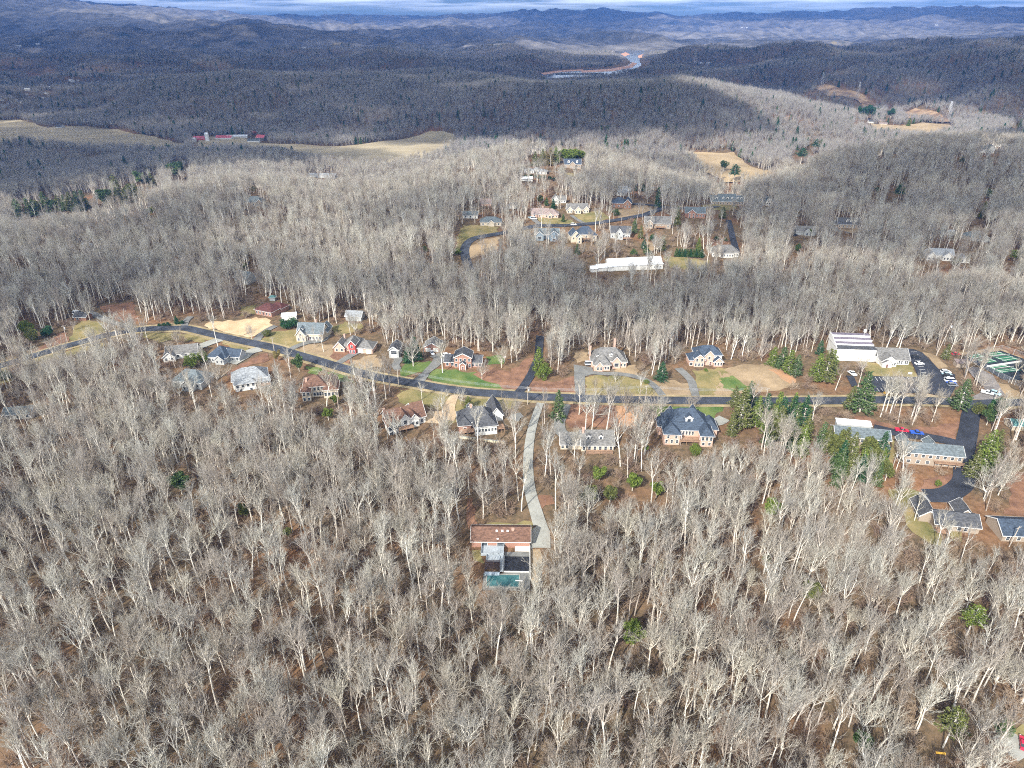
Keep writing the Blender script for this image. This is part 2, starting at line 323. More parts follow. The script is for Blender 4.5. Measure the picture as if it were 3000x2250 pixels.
nl = F.size + 3*len(inner); me.loops.add(nl); me.loops.foreach_set('vertex_index', np.concatenate([F[:, ::-1].ravel(), np.array(inner).ravel()]))
me.polygons.add(len(F)+len(inner)); me.polygons.foreach_set('loop_start', np.concatenate([np.arange(len(F))*4, F.size+np.arange(len(inner))*3]))
me.polygons.foreach_set('use_smooth', np.ones(len(F)+len(inner), bool))
me.update(calc_edges=True)
fc = me.attributes.new('far_cover', 'FLOAT', 'POINT')
FAR0, FAR1 = 4300.0, 5800.0
fv = seg(np.hypot(V[:, 0], V[:, 1]), FAR0, FAR1); fc.data.foreach_set('value', fv.astype(np.float32))
me.materials.append(ground_mat())
ground = bpy.data.objects.new("ground", me); COL.objects.link(ground); tag(ground, kind='structure')
CLEAR_W = []; PROTECT = []
def clear_poly(poly):
    xs = [p[0] for p in poly]; ys = [p[1] for p in poly]; CLEAR_W.append((poly, (min(xs), max(xs), min(ys), max(ys))))
# ------------------------------------------------------------------ air
hm = bpy.data.materials.new('haze'); hm.use_nodes = True; t = hm.node_tree; t.nodes.clear()
ho = N(t, 'ShaderNodeOutputMaterial'); pv = N(t, 'ShaderNodeVolumePrincipled'); t.links.new(pv.outputs[0], ho.inputs['Volume'])
pv.inputs['Color'].default_value = (0.16, 0.38, 1.0, 1); pv.inputs['Density'].default_value = 6.2e-5; pv.inputs['Anisotropy'].default_value = 0.0
b = MB(); b.box(-28000, 28000, -28000, 28000, float(HG.min())-1.2, max(float(HG.max())+60, 700)); hzb = b.build('haze', hm); tag(hzb, kind='stuff')
tag(hzb, 'thin blue haze that far hills fade into', 'haze')
# ------------------------------------------------------------------ clouds overhead, outside the frame, whose shadows lie on the hills
CLZ = max(float(HG.max())+60, 700) + 700
def cloud_at(g):     # cloud position whose shadow falls on ground point g
    k = (CLZ-g.z)/SDIR.z; return Vector((g.x+SDIR.x*k, g.y+SDIR.y*k, CLZ))
def blob(mb, c, rx, ry, rz, rng):
    n, m = 14, 7; vs = []; ph = rng.rand(4)*6.28
    for j in range(m+1):
        la = -PI/2+PI*j/m
        for i in range(n):
            lo_ = 2*PI*i/n; q = 1+0.16*math.sin(3*lo_+ph[0])+0.12*math.sin(5*lo_+ph[1])+0.08*math.sin(7*lo_+ph[2]+j)
            vs.append((c[0]+rx*q*math.cos(la)*math.cos(lo_), c[1]+ry*q*math.cos(la)*math.sin(lo_), c[2]+rz*math.sin(la)*(1 if la > 0 else 0.4)))
    mb.add(vs, [(j*n+i, j*n+(i+1) % n, (j+1)*n+(i+1) % n, (j+1)*n+i) for j in range(m) for i in range(n)])
LIT = [  # sunlit patches of the photograph: ground pixel, half-width and half-depth in metres
 (1050,490,250,200),(880,560,230,170),(1250,450,180,150),(1420,420,110,110),(1900,420,200,150),(1740,410,120,100),(2140,480,220,170),(2350,330,120,260),(2450,350,90,160),(2700,372,160,90),(2230,290,100,150),
 (1690,140,300,500),(1760,160,260,500),(1950,150,500,500),(2050,100,900,700),(2290,78,1100,900),(2550,88,800,700),(2700,110,700,800),(2760,98,700,800),(2450,128,500,500),(2480,82,900,600),(2020,96,700,600),(2600,90,600,600),
 (560,25,1700,2200),(660,50,1500,1800),(760,52,1200,1500),(460,40,1200,1500),(850,48,900,1200),(1230,46,2000,2500)]
crs = np.random.RandomState(5); cb = MB(); lit = [(G(x, y) if y > 70 else at_d(x, y, 16000), a_, b_) for x, y, a_, b_ in ((x, y, a_*(.62 if y < 140 else 1), b_*(.62 if y < 140 else 1)) for x, y, a_, b_ in LIT)]
r_ = 1350.0
while r_ < 24000:
    st = 0.085*r_+90; n_ = int(R(110)*r_/st)
    for i in range(n_):
        th = R(-55)+R(110)*(i+crs.rand()*0.6)/n_; rr_ = r_+crs.uniform(-.3, .3)*st; x, y = math.sin(th)*rr_, math.cos(th)*rr_
        if r_ > 9500 and crs.rand() < 0.10: continue
        if any(((x-g.x)/(a_+st*0.8))**2+((y-g.y)/(b_+st*0.8))**2 < 1 for g, a_, b_ in lit): continue
        g = Vector((x, y, -30)); c = cloud_at(g); s = st*crs.uniform(0.75, 0.95); blob(cb, c+Vector((0, 0, crs.uniform(0, 60))), s, s, min(160, s*0.4), crs)
    r_ += st
# the near left valley behind the first crest lies in shade too
for x, y, a_ in ((-300,600,160),(0,560,150),(200,520,150),(380,490,130),(560,470,120),(700,470,110),(60,480,150),(300,440,130),(850,470,90),(980,465,80),(-200,480,180),(1400,340,130),(1550,310,150),(1720,290,160),(1880,300,160),(2010,330,130),(1600,345,120),(1780,345,110),(1280,370,110),(1180,400,80)):
    blob(cb, cloud_at(G(x, y)), a_*1.2, a_*1.2, 60, crs)
def cloud_mat(name, k):
    vm = bpy.data.materials.new(name); vm.use_nodes = True; t = vm.node_tree; t.nodes.clear(); o_ = N(t, 'ShaderNodeOutputMaterial'); tr = N(t, 'ShaderNodeBsdfTransparent'); df = N(t, 'ShaderNodeBsdfDiffuse'); ms = N(t, 'ShaderNodeMixShader')
    df.inputs[0].default_value = (0.85, 0.86, 0.88, 1); ms.inputs[0].default_value = k; t.links.new(tr.outputs[0], ms.inputs[1]); t.links.new(df.outputs[0], ms.inputs[2]); t.links.new(ms.outputs[0], o_.inputs[0]); return vm
cmt = cloud_mat('grey_cloud', 0.46)
clo = cb.build('clouds', cmt, smooth=True); tag(clo, kind='structure')
# thin unseen cloud veils, added overhead to dim parts of the plateau
vm = cloud_mat('dimming_veil', 0.30)
vb = MB()
for x, y, a_, b_ in ((300,620,90,50),(600,640,70,50),(1300,640,60,60),(1500,840,90,60),(1900,880,90,50),(2400,900,120,50),(600,850,110,40),(150,880,90,40),(200,760,130,110),(2300,640,150,120),(2650,560,160,130),(2800,700,150,130),(2700,460,200,160),(2950,520,200,200),(1900,500,130,80),(2100,600,120,90),(200,650,120,60)):
    blob(vb, cloud_at(G(x, y)), a_, b_, 40, crs)
vo = vb.build('dimming_veils', vm, smooth=True); tag(vo, kind='structure')
# ------------------------------------------------------------------ sheets laid over the ground
def sheet(name, poly_w, m, off=0.2, step=12.0, kind='structure', rough=0.0, dens=None):
    """polygon (world xy) cut into cells and laid on the terrain"""
    bm = bmesh.new(); pts = list(poly_w)
    if rough:
        q = []; n = len(pts); rr = random.Random(len(pts)*7+int(pts[0][0]))
        for i in range(n):
            a = Vector(pts[i]); b_ = Vector(pts[(i+1) % n]); L = (b_-a).length; k = max(1, int(L/dens if dens else L/8)); nn = Vector((-(b_-a).y, (b_-a).x))/(L+1e-9)
            for j in range(k):
                p = a+(b_-a)*j/k; q.append(p+nn*rr.uniform(-rough, rough) if j else p)
        pts = q
    vs = [bm.verts.new((p[0], p[1], 0)) for p in pts]
    try: bm.faces.new(vs)
    except Exception: bm.free(); return None
    xs = [p[0] for p in pts]; ys = [p[1] for p in pts]
    bmesh.ops.triangulate(bm, faces=bm.faces[:])
    for ax, lo_, hi_ in ((0, min(xs), max(xs)), (1, min(ys), max(ys))):
        k = math.ceil(lo_/step)*step
        while k < hi_:
            co = (k, 0, 0) if ax == 0 else (0, k, 0); no = (1, 0, 0) if ax == 0 else (0, 1, 0)
            bmesh.ops.bisect_plane(bm, geom=bm.verts[:]+bm.edges[:]+bm.faces[:], plane_co=co, plane_no=no); k += step
    bmesh.ops.triangulate(bm, faces=bm.faces[:])
    Z = h(np.array([v.co.x for v in bm.verts]), np.array([v.co.y for v in bm.verts]))
    for v, z in zip(bm.verts, Z): v.co.z = z+off
    bm.normal_update()
    for f in bm.faces:
        if f.normal.z < 0: f.normal_flip()
    me = bpy.data.meshes.new(name); bm.to_mesh(me); bm.free(); me.materials.append(m)
    me.polygons.foreach_set('use_smooth', [True]*len(me.polygons))
    o = bpy.data.objects.new(name, me); COL.objects.link(o)
    if kind: o['kind'] = kind
    return o
def wpoly(pp, z=None): return [tuple(G(x, y)[:2]) if z is None else tuple(at_z(x, y, z)[:2]) for x, y in pp]
M_FIELD = mat('dry_pasture', (0.29,0.24,0.15), col2=(0.40,0.34,0.22), scale=0.008, stretch=(1,4,1))
M_STRAWF = mat('tan_meadow', (0.30,0.22,0.12), col2=(0.42,0.32,0.19), scale=0.02)
M_CUT = mat('cleared_slope', (0.17,0.11,0.07), col2=(0.36,0.25,0.15), scale=0.03, stretch=(1,2,1), thr=(0.42,0.58))
M_SAND = mat('river_bank', (0.50,0.26,0.16), col2=(0.60,0.34,0.22), scale=0.01)
fz = [-62, -65, -67, -55, -58, None, -48]
fm = [M_FIELD, M_FIELD, M_FIELD, M_STRAWF, M_STRAWF, M_CUT, M_CUT]
for k, (p, m_) in enumerate(zip(FIELD_PX, fm)):
    wp = wpoly(p); clear_poly(wp); sheet('field', wp, m_, off=1.6+0.25*k, step=14.0, rough=6, dens=25)
wm = bpy.data.materials.new('river_water'); wm.use_nodes = True; b = wm.node_tree.nodes['Principled BSDF']; b.inputs['Base Color'].default_value = (0.02, 0.05, 0.09, 1); b.inputs['Roughness'].default_value = 0.12
n_ = N(wm.node_tree, 'ShaderNodeTexNoise'); n_.inputs['Scale'].default_value = 0.05; n_.inputs['Detail'].default_value = 6; c_ = N(wm.node_tree, 'ShaderNodeTexCoord'); wm.node_tree.links.new(c_.outputs['Object'], n_.inputs['Vector'])
bp = N(wm.node_tree, 'ShaderNodeBump'); bp.inputs['Distance'].default_value = 0.6; bp.inputs['Strength'].default_value = 0.6; wm.node_tree.links.new(n_.outputs[0], bp.inputs['Height']); wm.node_tree.links.new(bp.outputs[0], b.inputs['Normal'])
bb = [RIVER_W[i] for i in range(len(RIVER_W))]; cxr = sum(p[0] for p in bb)/len(bb); cyr = sum(p[1] for p in bb)/len(bb)
wv = MB(); xs = [p[0] for p in bb]; ys = [p[1] for p in bb]
wv.box(min(xs)-150, max(xs)+150, min(ys)-150, max(ys)+150, -64.5, -61.6); tag(wv.build('river', wm), kind='structure')
CLEAR_W.append((RIVER_W, (min(xs), max(xs), min(ys), max(ys))))
clear_poly(wpoly([(1585,212),(1800,206),(1880,185),(1900,192),(1830,222),(1600,240)], -60))
for p in ([(1700,207),(1790,201),(1842,192),(1853,182),(1866,186),(1852,198),(1797,208),(1706,212)], [(1868,164),(1882,159),(1934,163),(1928,171),(1872,171)], [(1818,158),(1833,153),(1846,159),(1830,165)], [(1585,214),(1650,204),(1706,201),(1710,206),(1640,211),(1592,219)]):
    q = MB(); W_ = [at_z(x, y, -61.0) for x, y in p]; n = len(W_); q.add([tuple(v) for v in W_]+[(v.x, v.y, -64) for v in W_], [tuple(range(n))]+[(i, i+n, (i+1) % n+n, (i+1) % n) for i in range(n)]); tag(q.build('river_bank', M_SAND), kind='structure')
# ------------------------------------------------------------------ zoom frames used when measuring the photograph: (x0, y0, scale)
def fr(x0, y0, s): return lambda *p: [(x0+s*a, y0+s*b) for a, b in p]
zL = fr(0, 850, .27125); z2 = fr(550, 850, .27125); z3 = fr(1100, 950, .22604); z4 = fr(1550, 950, .27125); z5p = fr(2100, 920, .18083)
z6 = fr(2380, 920, .28029); z7 = fr(2500, 1200, .2713); z8 = fr(1300, 1450, .18083); u5 = fr(1300, 400, .27125); u6 = fr(1850, 400, .27125); u7 = fr(2400, 350, .27125)
M_ROAD = mat('asphalt', (0.042,0.048,0.060), var=0.4, scale=0.15, rough=0.75)
M_ROADB = mat('fresh_asphalt', (0.030,0.034,0.044), var=0.35, scale=0.12, rough=0.7)
M_CONC = mat('concrete', (0.27,0.27,0.24), var=0.15, scale=0.25)
M_GRAV = mat('worn_driveway', (0.15,0.15,0.14), var=0.2, scale=0.2)
M_TAND = mat('tan_driveway', (0.40,0.30,0.19), var=0.15, scale=0.3)
M_VERGE = mat('dry_verge', (0.19,0.15,0.08), col2=(0.34,0.27,0.15), scale=0.12)
M_GREEN = mat('green_lawn', (0.045,0.095,0.018), col2=(0.14,0.17,0.05), scale=0.10)
M_OLIVE = mat('winter_lawn', (0.12,0.115,0.04), col2=(0.26,0.20,0.09), scale=0.08)
M_TANL = mat('dormant_lawn', (0.20,0.145,0.085), col2=(0.34,0.25,0.15), scale=0.08)
M_RED = mat('leaf_mulch', (0.11,0.058,0.036), col2=(0.25,0.135,0.08), scale=0.15)
M_STRAW = mat('straw_cover', (0.38,0.27,0.15), col2=(0.52,0.39,0.24), scale=0.15)
M_CLAY = mat('bare_clay', (0.42,0.22,0.11), col2=(0.30,0.19,0.11), scale=0.1)
def smooth_line(P, n=6):
    out = []
    for i in range(len(P)-1):
        p0 = P[max(i-1, 0)]; p1 = P[i]; p2 = P[i+1]; p3 = P[min(i+2, len(P)-1)]
        for k in range(n):
            t = k/n; out.append(tuple(0.5*((2*p1[j])+(-p0[j]+p2[j])*t+(2*p0[j]-5*p1[j]+4*p2[j]-p3[j])*t*t+(-p0[j]+3*p1[j]-3*p2[j]+p3[j])*t**3) for j in (0, 1)))
    out.append(tuple(P[-1])); return out
ROADN = 0
def ribbon(name, P, w0, w1, m, off, clear=1.5, ncross=4, z=None):
    """road strip along a world polyline"""
    C = smooth_line(P, 8); n = len(C); L, Rr = [], []
    for i in range(n):
        a = Vector(C[max(i-1, 0)]); b = Vector(C[min(i+1, n-1)]); d = (b-a).normalized(); nn = Vector((-d.y, d.x)); w = (w0+(w1-w0)*i/(n-1))/2
        L.append(Vector(C[i])+nn*w); Rr.append(Vector(C[i])-nn*w)
    vs, fs = [], []
    for i in range(n):
        for k in range(ncross+1):
            p = L[i]+(Rr[i]-L[i])*k/ncross; vs.append((p.x, p.y))
    A = np.array(vs); Z = h(A[:, 0], A[:, 1])+off
    for i in range(n-1):
        for k in range(ncross): a = i*(ncross+1)+k; fs.append((a, a+ncross+1, a+ncross+2, a+1))
    mb = MB(); mb.add([(x, y, zz) for (x, y), zz in zip(vs, Z)], fs); o = mb.build(name, m, smooth=True); o['kind'] = 'structure'
    if clear is not None:
        step = 6
        for i in range(0, n-1, step):
            j = min(i+step, n-1); s = clear
            dl = [(L[q]-Rr[q]).normalized()*s for q in range(i, j+1)]
            poly = [tuple(L[q]+dl[q-i]) for q in range(i, j+1)]+[tuple(Rr[q]-dl[q-i]) for q in range(j, i-1, -1)]; clear_poly(poly)
    return C, L, Rr
def rpx(pts): return [tuple(G(x, y)[:2]) for x, y in pts]
main = [(-140,1108)]+zL((0,825),(300,735),(600,645),(850,575),(1150,492),(1500,432),(1900,415))+z2((0,420),(300,490),(600,558),(900,620),(1100,678),(1400,765),(1700,855))+[(1090,1103)]+z3((300,740),(600,790),(900,842),(1300,890),(1750,920))+z4((50,790),(340,797),(800,815),(1500,828),(2110,832))+[(2300,1177)]+z6((700,905),(1300,915),(1700,945),(1950,935))+[(3060,1180)]
MAINC, MAINL, MAINR = ribbon('road', rpx(main), 7.0, 7.4, M_ROAD, 0.45, 5.0)
ribbon('road_verge', rpx(main), 11.5, 11.5, M_VERGE, 0.22, None)
ribbon('road', rpx(z6((1690,960),(1650,1080),(1630,1220),(1600,1360))+z7((1190,520),(1195,660),(1180,800),(1060,900),(930,935),(780,935))), 7.5, 8.5, M_ROADB, 0.46, 2.5)
ribbon('road', rpx(z6((1600,1390),(1400,1330),(1150,1285),(960,1265),(780,1225),(640,1190))), 6.5, 6.0, M_ROADB, 0.43, 3.5)
ribbon('road', rpx(z3((1840,905),(1900,840),(2000,690),(2060,565),(2110,440))+[(1579,1025),(1582,985)]), 4.6, 4.6, M_ROADB, 0.44, 2.0)
ribbon('road', rpx(u5((330,1560),(270,1420),(225,1260),(250,1165),(330,1105),(480,1072),(640,1045),(850,1000),(1030,965),(1280,965),(1500,952),(1700,930),(1900,900),(2200,842))+u6((180,835),(300,790),(340,768))), 7.0, 7.0, M_ROAD, 0.5, 5.0)
ribbon('road', rpx(u6((-60,722),(100,735),(250,748),(400,770),(620,778),(800,772),(950,760))), 6.0, 6.0, M_ROAD, 0.48, 3.0)
ribbon('driveway', rpx(u6((1045,905),(1070,1000),(1090,1090),(1115,1180),(1140,1270))), 5.0, 5.5, M_ROADB, 0.5, 3)
DR = [('driveway', [(1583,1182),(1568,1225),(1556,1268),(1548,1330),(1548,1400),(1556,1452),(1570,1500),(1582,1540)], 3.4, 5.2, M_CONC, 0.8),
 ('driveway', z3((640,650),(700,590),(770,530),(830,440),(770,400)), 3.6, 7.5, M_GRAV, 2.0), ('driveway', z3((560,740),(610,690),(650,645)), 6.5, 4.0, M_GRAV, 2.0),
 ('driveway', z3((290,590),(260,530),(300,460),(250,430)), 4.0, 5.0, M_GRAV, 1.0),
 ('driveway', z3((1030,925),(1000,980),(965,1050),(945,1120),(950,1180),(915,1250)), 3.8, 8.0, M_TAND, 2.5),
 ('driveway', z4((555,775),(548,680),(545,590),(550,520),(560,470)), 4.6, 6.5, M_GRAV, 2.5), ('driveway', z4((590,530),(700,530),(830,540),(960,542),(1100,560),(1210,590),(1290,625),(1370,690),(1440,775)), 3.8, 3.8, M_GRAV, 2.0),
 ('driveway', z4((1800,785),(1775,700),(1750,620),(1690,550),(1610,480)), 4.0, 4.6, M_GRAV, 3.0),
 ('driveway', z4((410,870),(365,990),(330,1060),(335,1150),(380,1200)), 4.0, 6.0, M_GRAV, 2.0),
 ('driveway', z2((1080,665),(1180,610),(1300,570),(1440,550),(1520,490)), 4.0, 4.5, M_GRAV, 2.5), ('driveway', z2((740,550),(790,490),(870,430),(950,390)), 5.0, 4.0, M_GRAV, 2.0),
 ('driveway', z2((1580,830),(1650,780),(1760,710),(1850,665)), 3.8, 5.0, M_GRAV, 2.0), ('driveway', z2((790,640),(680,670),(600,730),(480,800)), 7.0, 6.0, M_CONC, 2.5),
 ('driveway', z2((360,535),(250,570),(120,620),(0,665)), 6.0, 7.0, M_CONC, 2.5), ('driveway', zL((1430,430),(1330,385),(1180,340),(1000,260),(930,240)), 4.0, 5.0, M_GRAV, 2.5), ('driveway', zL((1990,400),(2010,340),(2060,290)), 4, 4, M_GRAV, 2.0),
 ('driveway', z4((2110,1020),(2040,1060),(1960,1070)), 6, 6, M_CONC, 2.0), ('driveway', u5((940,880),(1010,930),(1060,965)), 4.5, 5, M_GRAV, 1), ('driveway', u5((1380,855),(1440,900),(1520,945)), 3.5, 4.0, M_GRAV, 1),
 ('driveway', u5((1110,375),(1240,390),(1350,430),(1440,480)), 3.5, 3.5, M_GRAV, 3), ('driveway', u7((130,1130),(160,1190),(230,1215),(330,1225)), 9, 5, M_GRAV, 2), ('driveway', z3((1900,1180),(1830,1200),(1780,1250)), 4, 6, M_GRAV, 2),
 ('driveway', [(2990,2166),(2965,2185),(2940,2200)], 7, 7, M_CONC, 3)]
for k, (nm, pts, a, b, m_, cl) in enumerate(DR): ribbon(nm, rpx(pts), a, b, m_, 0.36+0.004*k, cl)
# pads and parking
def pad(name, px, m_, off, rough=0.0): w_ = wpoly(px); clear_poly(w_); return sheet(name, w_, m_, off=off, step=9.0, rough=rough, dens=3.0)
pad('parking_lot', z6((585,655),(1108,668),(1060,560),(1000,430),(935,372),(1050,372),(1150,412),(1230,490),(1320,585),(1380,600),(1490,640),(1500,760),(1430,885),(1210,835),(640,822),(600,740)), M_ROADB, 0.50)
pad('parking_lot', z6((350,650),(430,655),(470,750),(410,770)), M_ROADB, 0.47)
pad('parking_lot', z6((1600,560),(1720,560),(1890,650),(2010,850),(1900,905),(1700,900),(1650,880),(1810,800),(1660,640)), mat('gravel_lot', (0.17,0.155,0.145), var=0.2, scale=0.2), 0.40)
pad('driveway', z8((1440,560),(1640,430),(1720,600),(1730,870),(1480,865),(1400,880)), M_CONC, 0.345)
pad('driveway', z3((700,1130),(900,1140),(940,1180),(900,1300),(640,1280),(640,1180)), M_TAND, 0.33)
pad('driveway', z4((480,440),(680,470),(700,540),(600,570),(490,540)), M_GRAV, 0.33)
pad('parking_lot', z7((700,900),(1000,900),(1190,860),(1180,980),(1000,1010),(720,1000)), mat('grey_gravel', (0.24,0.24,0.235), var=0.15, scale=0.3), 0.35)
LAWNS = [(M_GREEN, z3((320,600),(390,510),(690,480),(770,490),(640,620),(460,655),(330,690))), (M_GREEN, z3((700,650),(790,580),(950,595),(1290,620),(1330,690),(1500,720),(1650,790),(1740,865),(1200,840),(700,765))),
 (M_GREEN, z3((1420,420),(1640,400),(1660,520),(1450,530))),
 (M_OLIVE, z3((290,840),(860,905),(975,935),(900,1090),(820,1120),(740,1090),(480,1040),(300,1010))), (M_OLIVE, z3((1225,945),(1810,975),(1780,1090),(1600,1120),(1240,1110))), (M_OLIVE, z3((1060,960),(1200,1090),(1100,1200),(960,1300),(900,1400),(880,1300),(990,1100))),
 (M_OLIVE, z4((598,580),(700,555),(1050,560),(1230,600),(1380,700),(1420,775),(592,770))), (M_TANL, z4((1040,450),(1150,440),(1180,560),(950,540),(920,500))), (M_TANL, z4((480,300),(640,310),(640,400),(520,420))),
 (M_RED, z4((0,600),(300,620),(510,560),(530,765),(0,780))), (M_RED, z3((1260,650),(1500,560),(1750,620),(1900,480),(2060,400),(1980,640),(1800,870),(1740,860),(1600,780),(1330,690))),
 (M_RED, z4((400,850),(900,870),(1240,880),(1180,1130),(440,1120),(380,1030))), (M_CLAY, z4((950,880),(1250,880),(1180,1090),(960,1110))),
 (M_GREEN, z4((1270,868),(2100,872),(2000,1030),(1900,1000),(1450,1060),(1380,1020))), (M_TANL, z4((1300,610),(1500,600),(1720,640),(1760,770),(1480,775),(1390,690))),
 (M_OLIVE, z4((1760,500),(2160,470),(2212,600),(2212,780),(1850,775),(1790,620))), (M_TANL, z5p((0,930),(200,870),(450,812),(850,820),(1050,880),(1250,1000),(1280,1170),(900,1250),(400,1300),(120,1350),(0,1330))), (M_GREEN, z5p((30,1050),(260,1000),(500,1180),(300,1300),(100,1200))),
 (M_CLAY, z5p((820,900),(960,890),(1200,1010),(1280,1120),(1180,1130),(1000,1000))),
 (M_OLIVE, z6((480,490),(970,530),(1005,430),(1060,560),(1100,655),(560,650))), (M_TANL, z6((640,825),(1210,838),(1400,885),(640,890))), (M_TANL, z6((1150,400),(1300,440),(1420,560),(1320,580),(1240,490))), (M_RED, z6((380,1070),(560,1070),(700,1130),(1000,1200),(1480,1150),(1540,1110),(1520,1330),(1400,1300),(1150,1240),(780,1190),(600,1180))),
 (M_OLIVE, z6((800,1310),(970,1335),(960,1480),(840,1560),(700,1500),(790,1420))), (M_TANL, z6((1530,400),(1950,360),(2212,470),(2212,500),(1960,395),(1560,440))), (M_TANL, z6((1890,730),(2050,740),(2212,850),(2212,900),(2010,860))), (M_TANL, z6((1660,885),(1930,900),(1930,925),(1650,910))),
 (M_OLIVE, z7((370,870),(560,840),(740,900),(700,1010),(800,1150),(900,1300),(940,1480),(820,1450),(640,1330),(560,1180),(450,1020))), (M_RED, z7((680,870),(900,880),(1100,800),(1150,680),(1060,720),(760,760))), (M_RED, z7((1700,700),(1900,650),(1900,1150),(1620,1130),(1680,1000))), (M_OLIVE, z7((1060,1310),(1170,1310),(1170,1430),(1080,1430))),
 (M_OLIVE, z8((470,480),(1440,440),(1440,570),(780,565),(560,560))), (M_TANL, z8((1400,890),(1560,885),(1600,1000),(1560,1300),(1440,1560),(1400,1100))), (M_OLIVE, z8((450,900),(680,900),(660,1120),(480,1060))), (M_RED, z8((380,60),(480,60),(560,480),(400,560),(360,400))), (M_RED, z8((1480,20),(1760,20),(1800,150),(1560,260))),
 (M_STRAW, z2((180,390),(260,340),(560,330),(740,290),(900,330),(930,400),(720,500),(640,520),(400,460))), (M_OLIVE, z2((790,550),(920,450),(1180,430),(1290,550),(1090,630))), (M_TANL, z2((1150,660),(1300,590),(1560,590),(1720,700),(1600,800),(1400,745))), (M_OLIVE, z2((1540,420),(1700,340),(1900,380),(1850,450),(1600,490))),
 (M_OLIVE, z2((0,450),(200,465),(380,530),(620,600),(660,650),(500,700),(380,560),(100,540))), (M_GREEN, z2((1280,820),(1480,860),(1400,920),(1290,900))), (M_GREEN, z2((1500,890),(1700,905),(1820,1010),(1650,990))), (M_TANL, z2((1780,760),(2050,700),(2100,840),(1800,850))),
 (M_RED, z2((420,890),(680,740),(860,680),(880,760),(640,830),(480,940))), (M_OLIVE, z2((560,180),(740,160),(780,260),(560,280))), (M_RED, z2((1560,640),(1780,650),(1700,820),(1560,770))),
 (M_OLIVE, zL((760,540),(780,400),(900,320),(1130,360),(1160,470),(870,550))), (M_RED, zL((270,720),(560,520),(700,430),(740,560),(520,640))), (M_OLIVE, zL((1550,470),(1840,460),(2212,490),(2212,570),(1900,540),(1700,570),(1540,520))), (M_OLIVE, zL((250,770),(560,690),(1100,570),(1130,640),(600,760),(260,840))), (M_RED, zL((1080,180),(1450,130),(1500,330),(1250,330))), (M_TANL, zL((1560,390),(1900,360),(2000,380),(1540,405))),
 (M_OLIVE, u5((130,1130),(210,960),(380,960),(600,980),(580,1040),(380,1080),(240,1150),(160,1220))), (M_TANL, u5((260,1210),(420,1115),(600,1085),(560,1230),(290,1330))), (M_OLIVE, u5((1000,880),(1230,885),(1380,900),(1450,950),(1080,955))), (M_OLIVE, u5((1390,855),(1560,825),(1700,800),(1800,880),(1700,930),(1520,940))), (M_TANL, u5((1880,790),(2212,740),(2212,835),(1900,900))),
 (M_TANL, u6((0,745),(300,790),(200,815),(0,865))), (M_OLIVE, u6((740,750),(930,730),(1140,745),(1120,800),(900,800))), (M_OLIVE, u6((330,1290),(600,1310),(860,1345),(820,1450),(640,1470),(420,1420))), (M_RED, u6((770,1130),(880,1100),(1050,1120),(1060,1160),(900,1200))), (M_TANL, u7((180,1180),(400,1190),(480,1200),(300,1240))),
 (M_OLIVE, u5((1250,390),(1400,400),(1450,460),(1330,450))), (M_TANL, u6((140,1110),(240,1160),(260,1230),(150,1240))), (M_OLIVE, [(0,1085),(30,1080),(45,1110),(0,1125)]), (M_OLIVE, [(2945,2140),(3060,2110),(3060,2160),(2960,2172)])]
for k, (m_, p) in enumerate(LAWNS):
    w_ = wpoly(p); clear_poly(w_); o = sheet('lawn', w_, m_, off=0.14+0.0011*k, step=10.0, rough=1.7, dens=3.0)
    if m_ in (M_RED, M_CLAY, M_STRAW): o.name = 'bare_earth'
# painted bays in the church car park
M_PAINT = mat('road_paint', (0.75,0.75,0.72), var=0.05)
def stripes(lines, wd=0.16):
    mb = MB()
    for a, b in lines:
        p = G(*a); q = G(*b); d = Vector((q.x-p.x, q.y-p.y)); n = Vector((-d.y, d.x)).normalized()*wd/2
        vs = [(p.x+n.x, p.y+n.y), (q.x+n.x, q.y+n.y), (q.x-n.x, q.y-n.y), (p.x-n.x, p.y-n.y)]; mb.add([(x, y, hz1(x, y)+0.54) for x, y in vs], [(0, 1, 2, 3)])
    tag(mb.build('parking_marking', M_PAINT), kind='structure')
L_ = []
for k in range(11):
    x = 610+k*42; L_.append(tuple(z6((x, 668), (x+28, 705))))
    L_.append(tuple(z6((x+60, 782), (x+88, 818))))
for k in range(9): L_.append(tuple(z6((1030+k*14, 405+k*31), (1090+k*14, 403+k*31))))
for k in range(6): L_.append(tuple(z6((1340+k*14, 610+k*26), (1420+k*14, 612+k*26))))
stripes(L_)

PROTECT += [(1352,695,1378,745,.85),(1375,678,1475,705,.85),(1560,648,1770,668,.8),(1760,622,1860,655,.8),(1850,592,1960,630,.8),(2130,648,2165,742,.8),(1585,1160,2100,1182,.35),(1180,1110,1520,1160,.55),(560,950,1100,1110,.35),(240,955,560,1005,.3),(2600,1165,2900,1185,.3),(1248,1062,1300,1092,.6),(1165,1080,1480,1140,.55),(1690,1100,1930,1160,.5),(2030,1080,2330,1160,.5),(1930,1185,2120,1235,.4),(600,930,800,988,.55)]
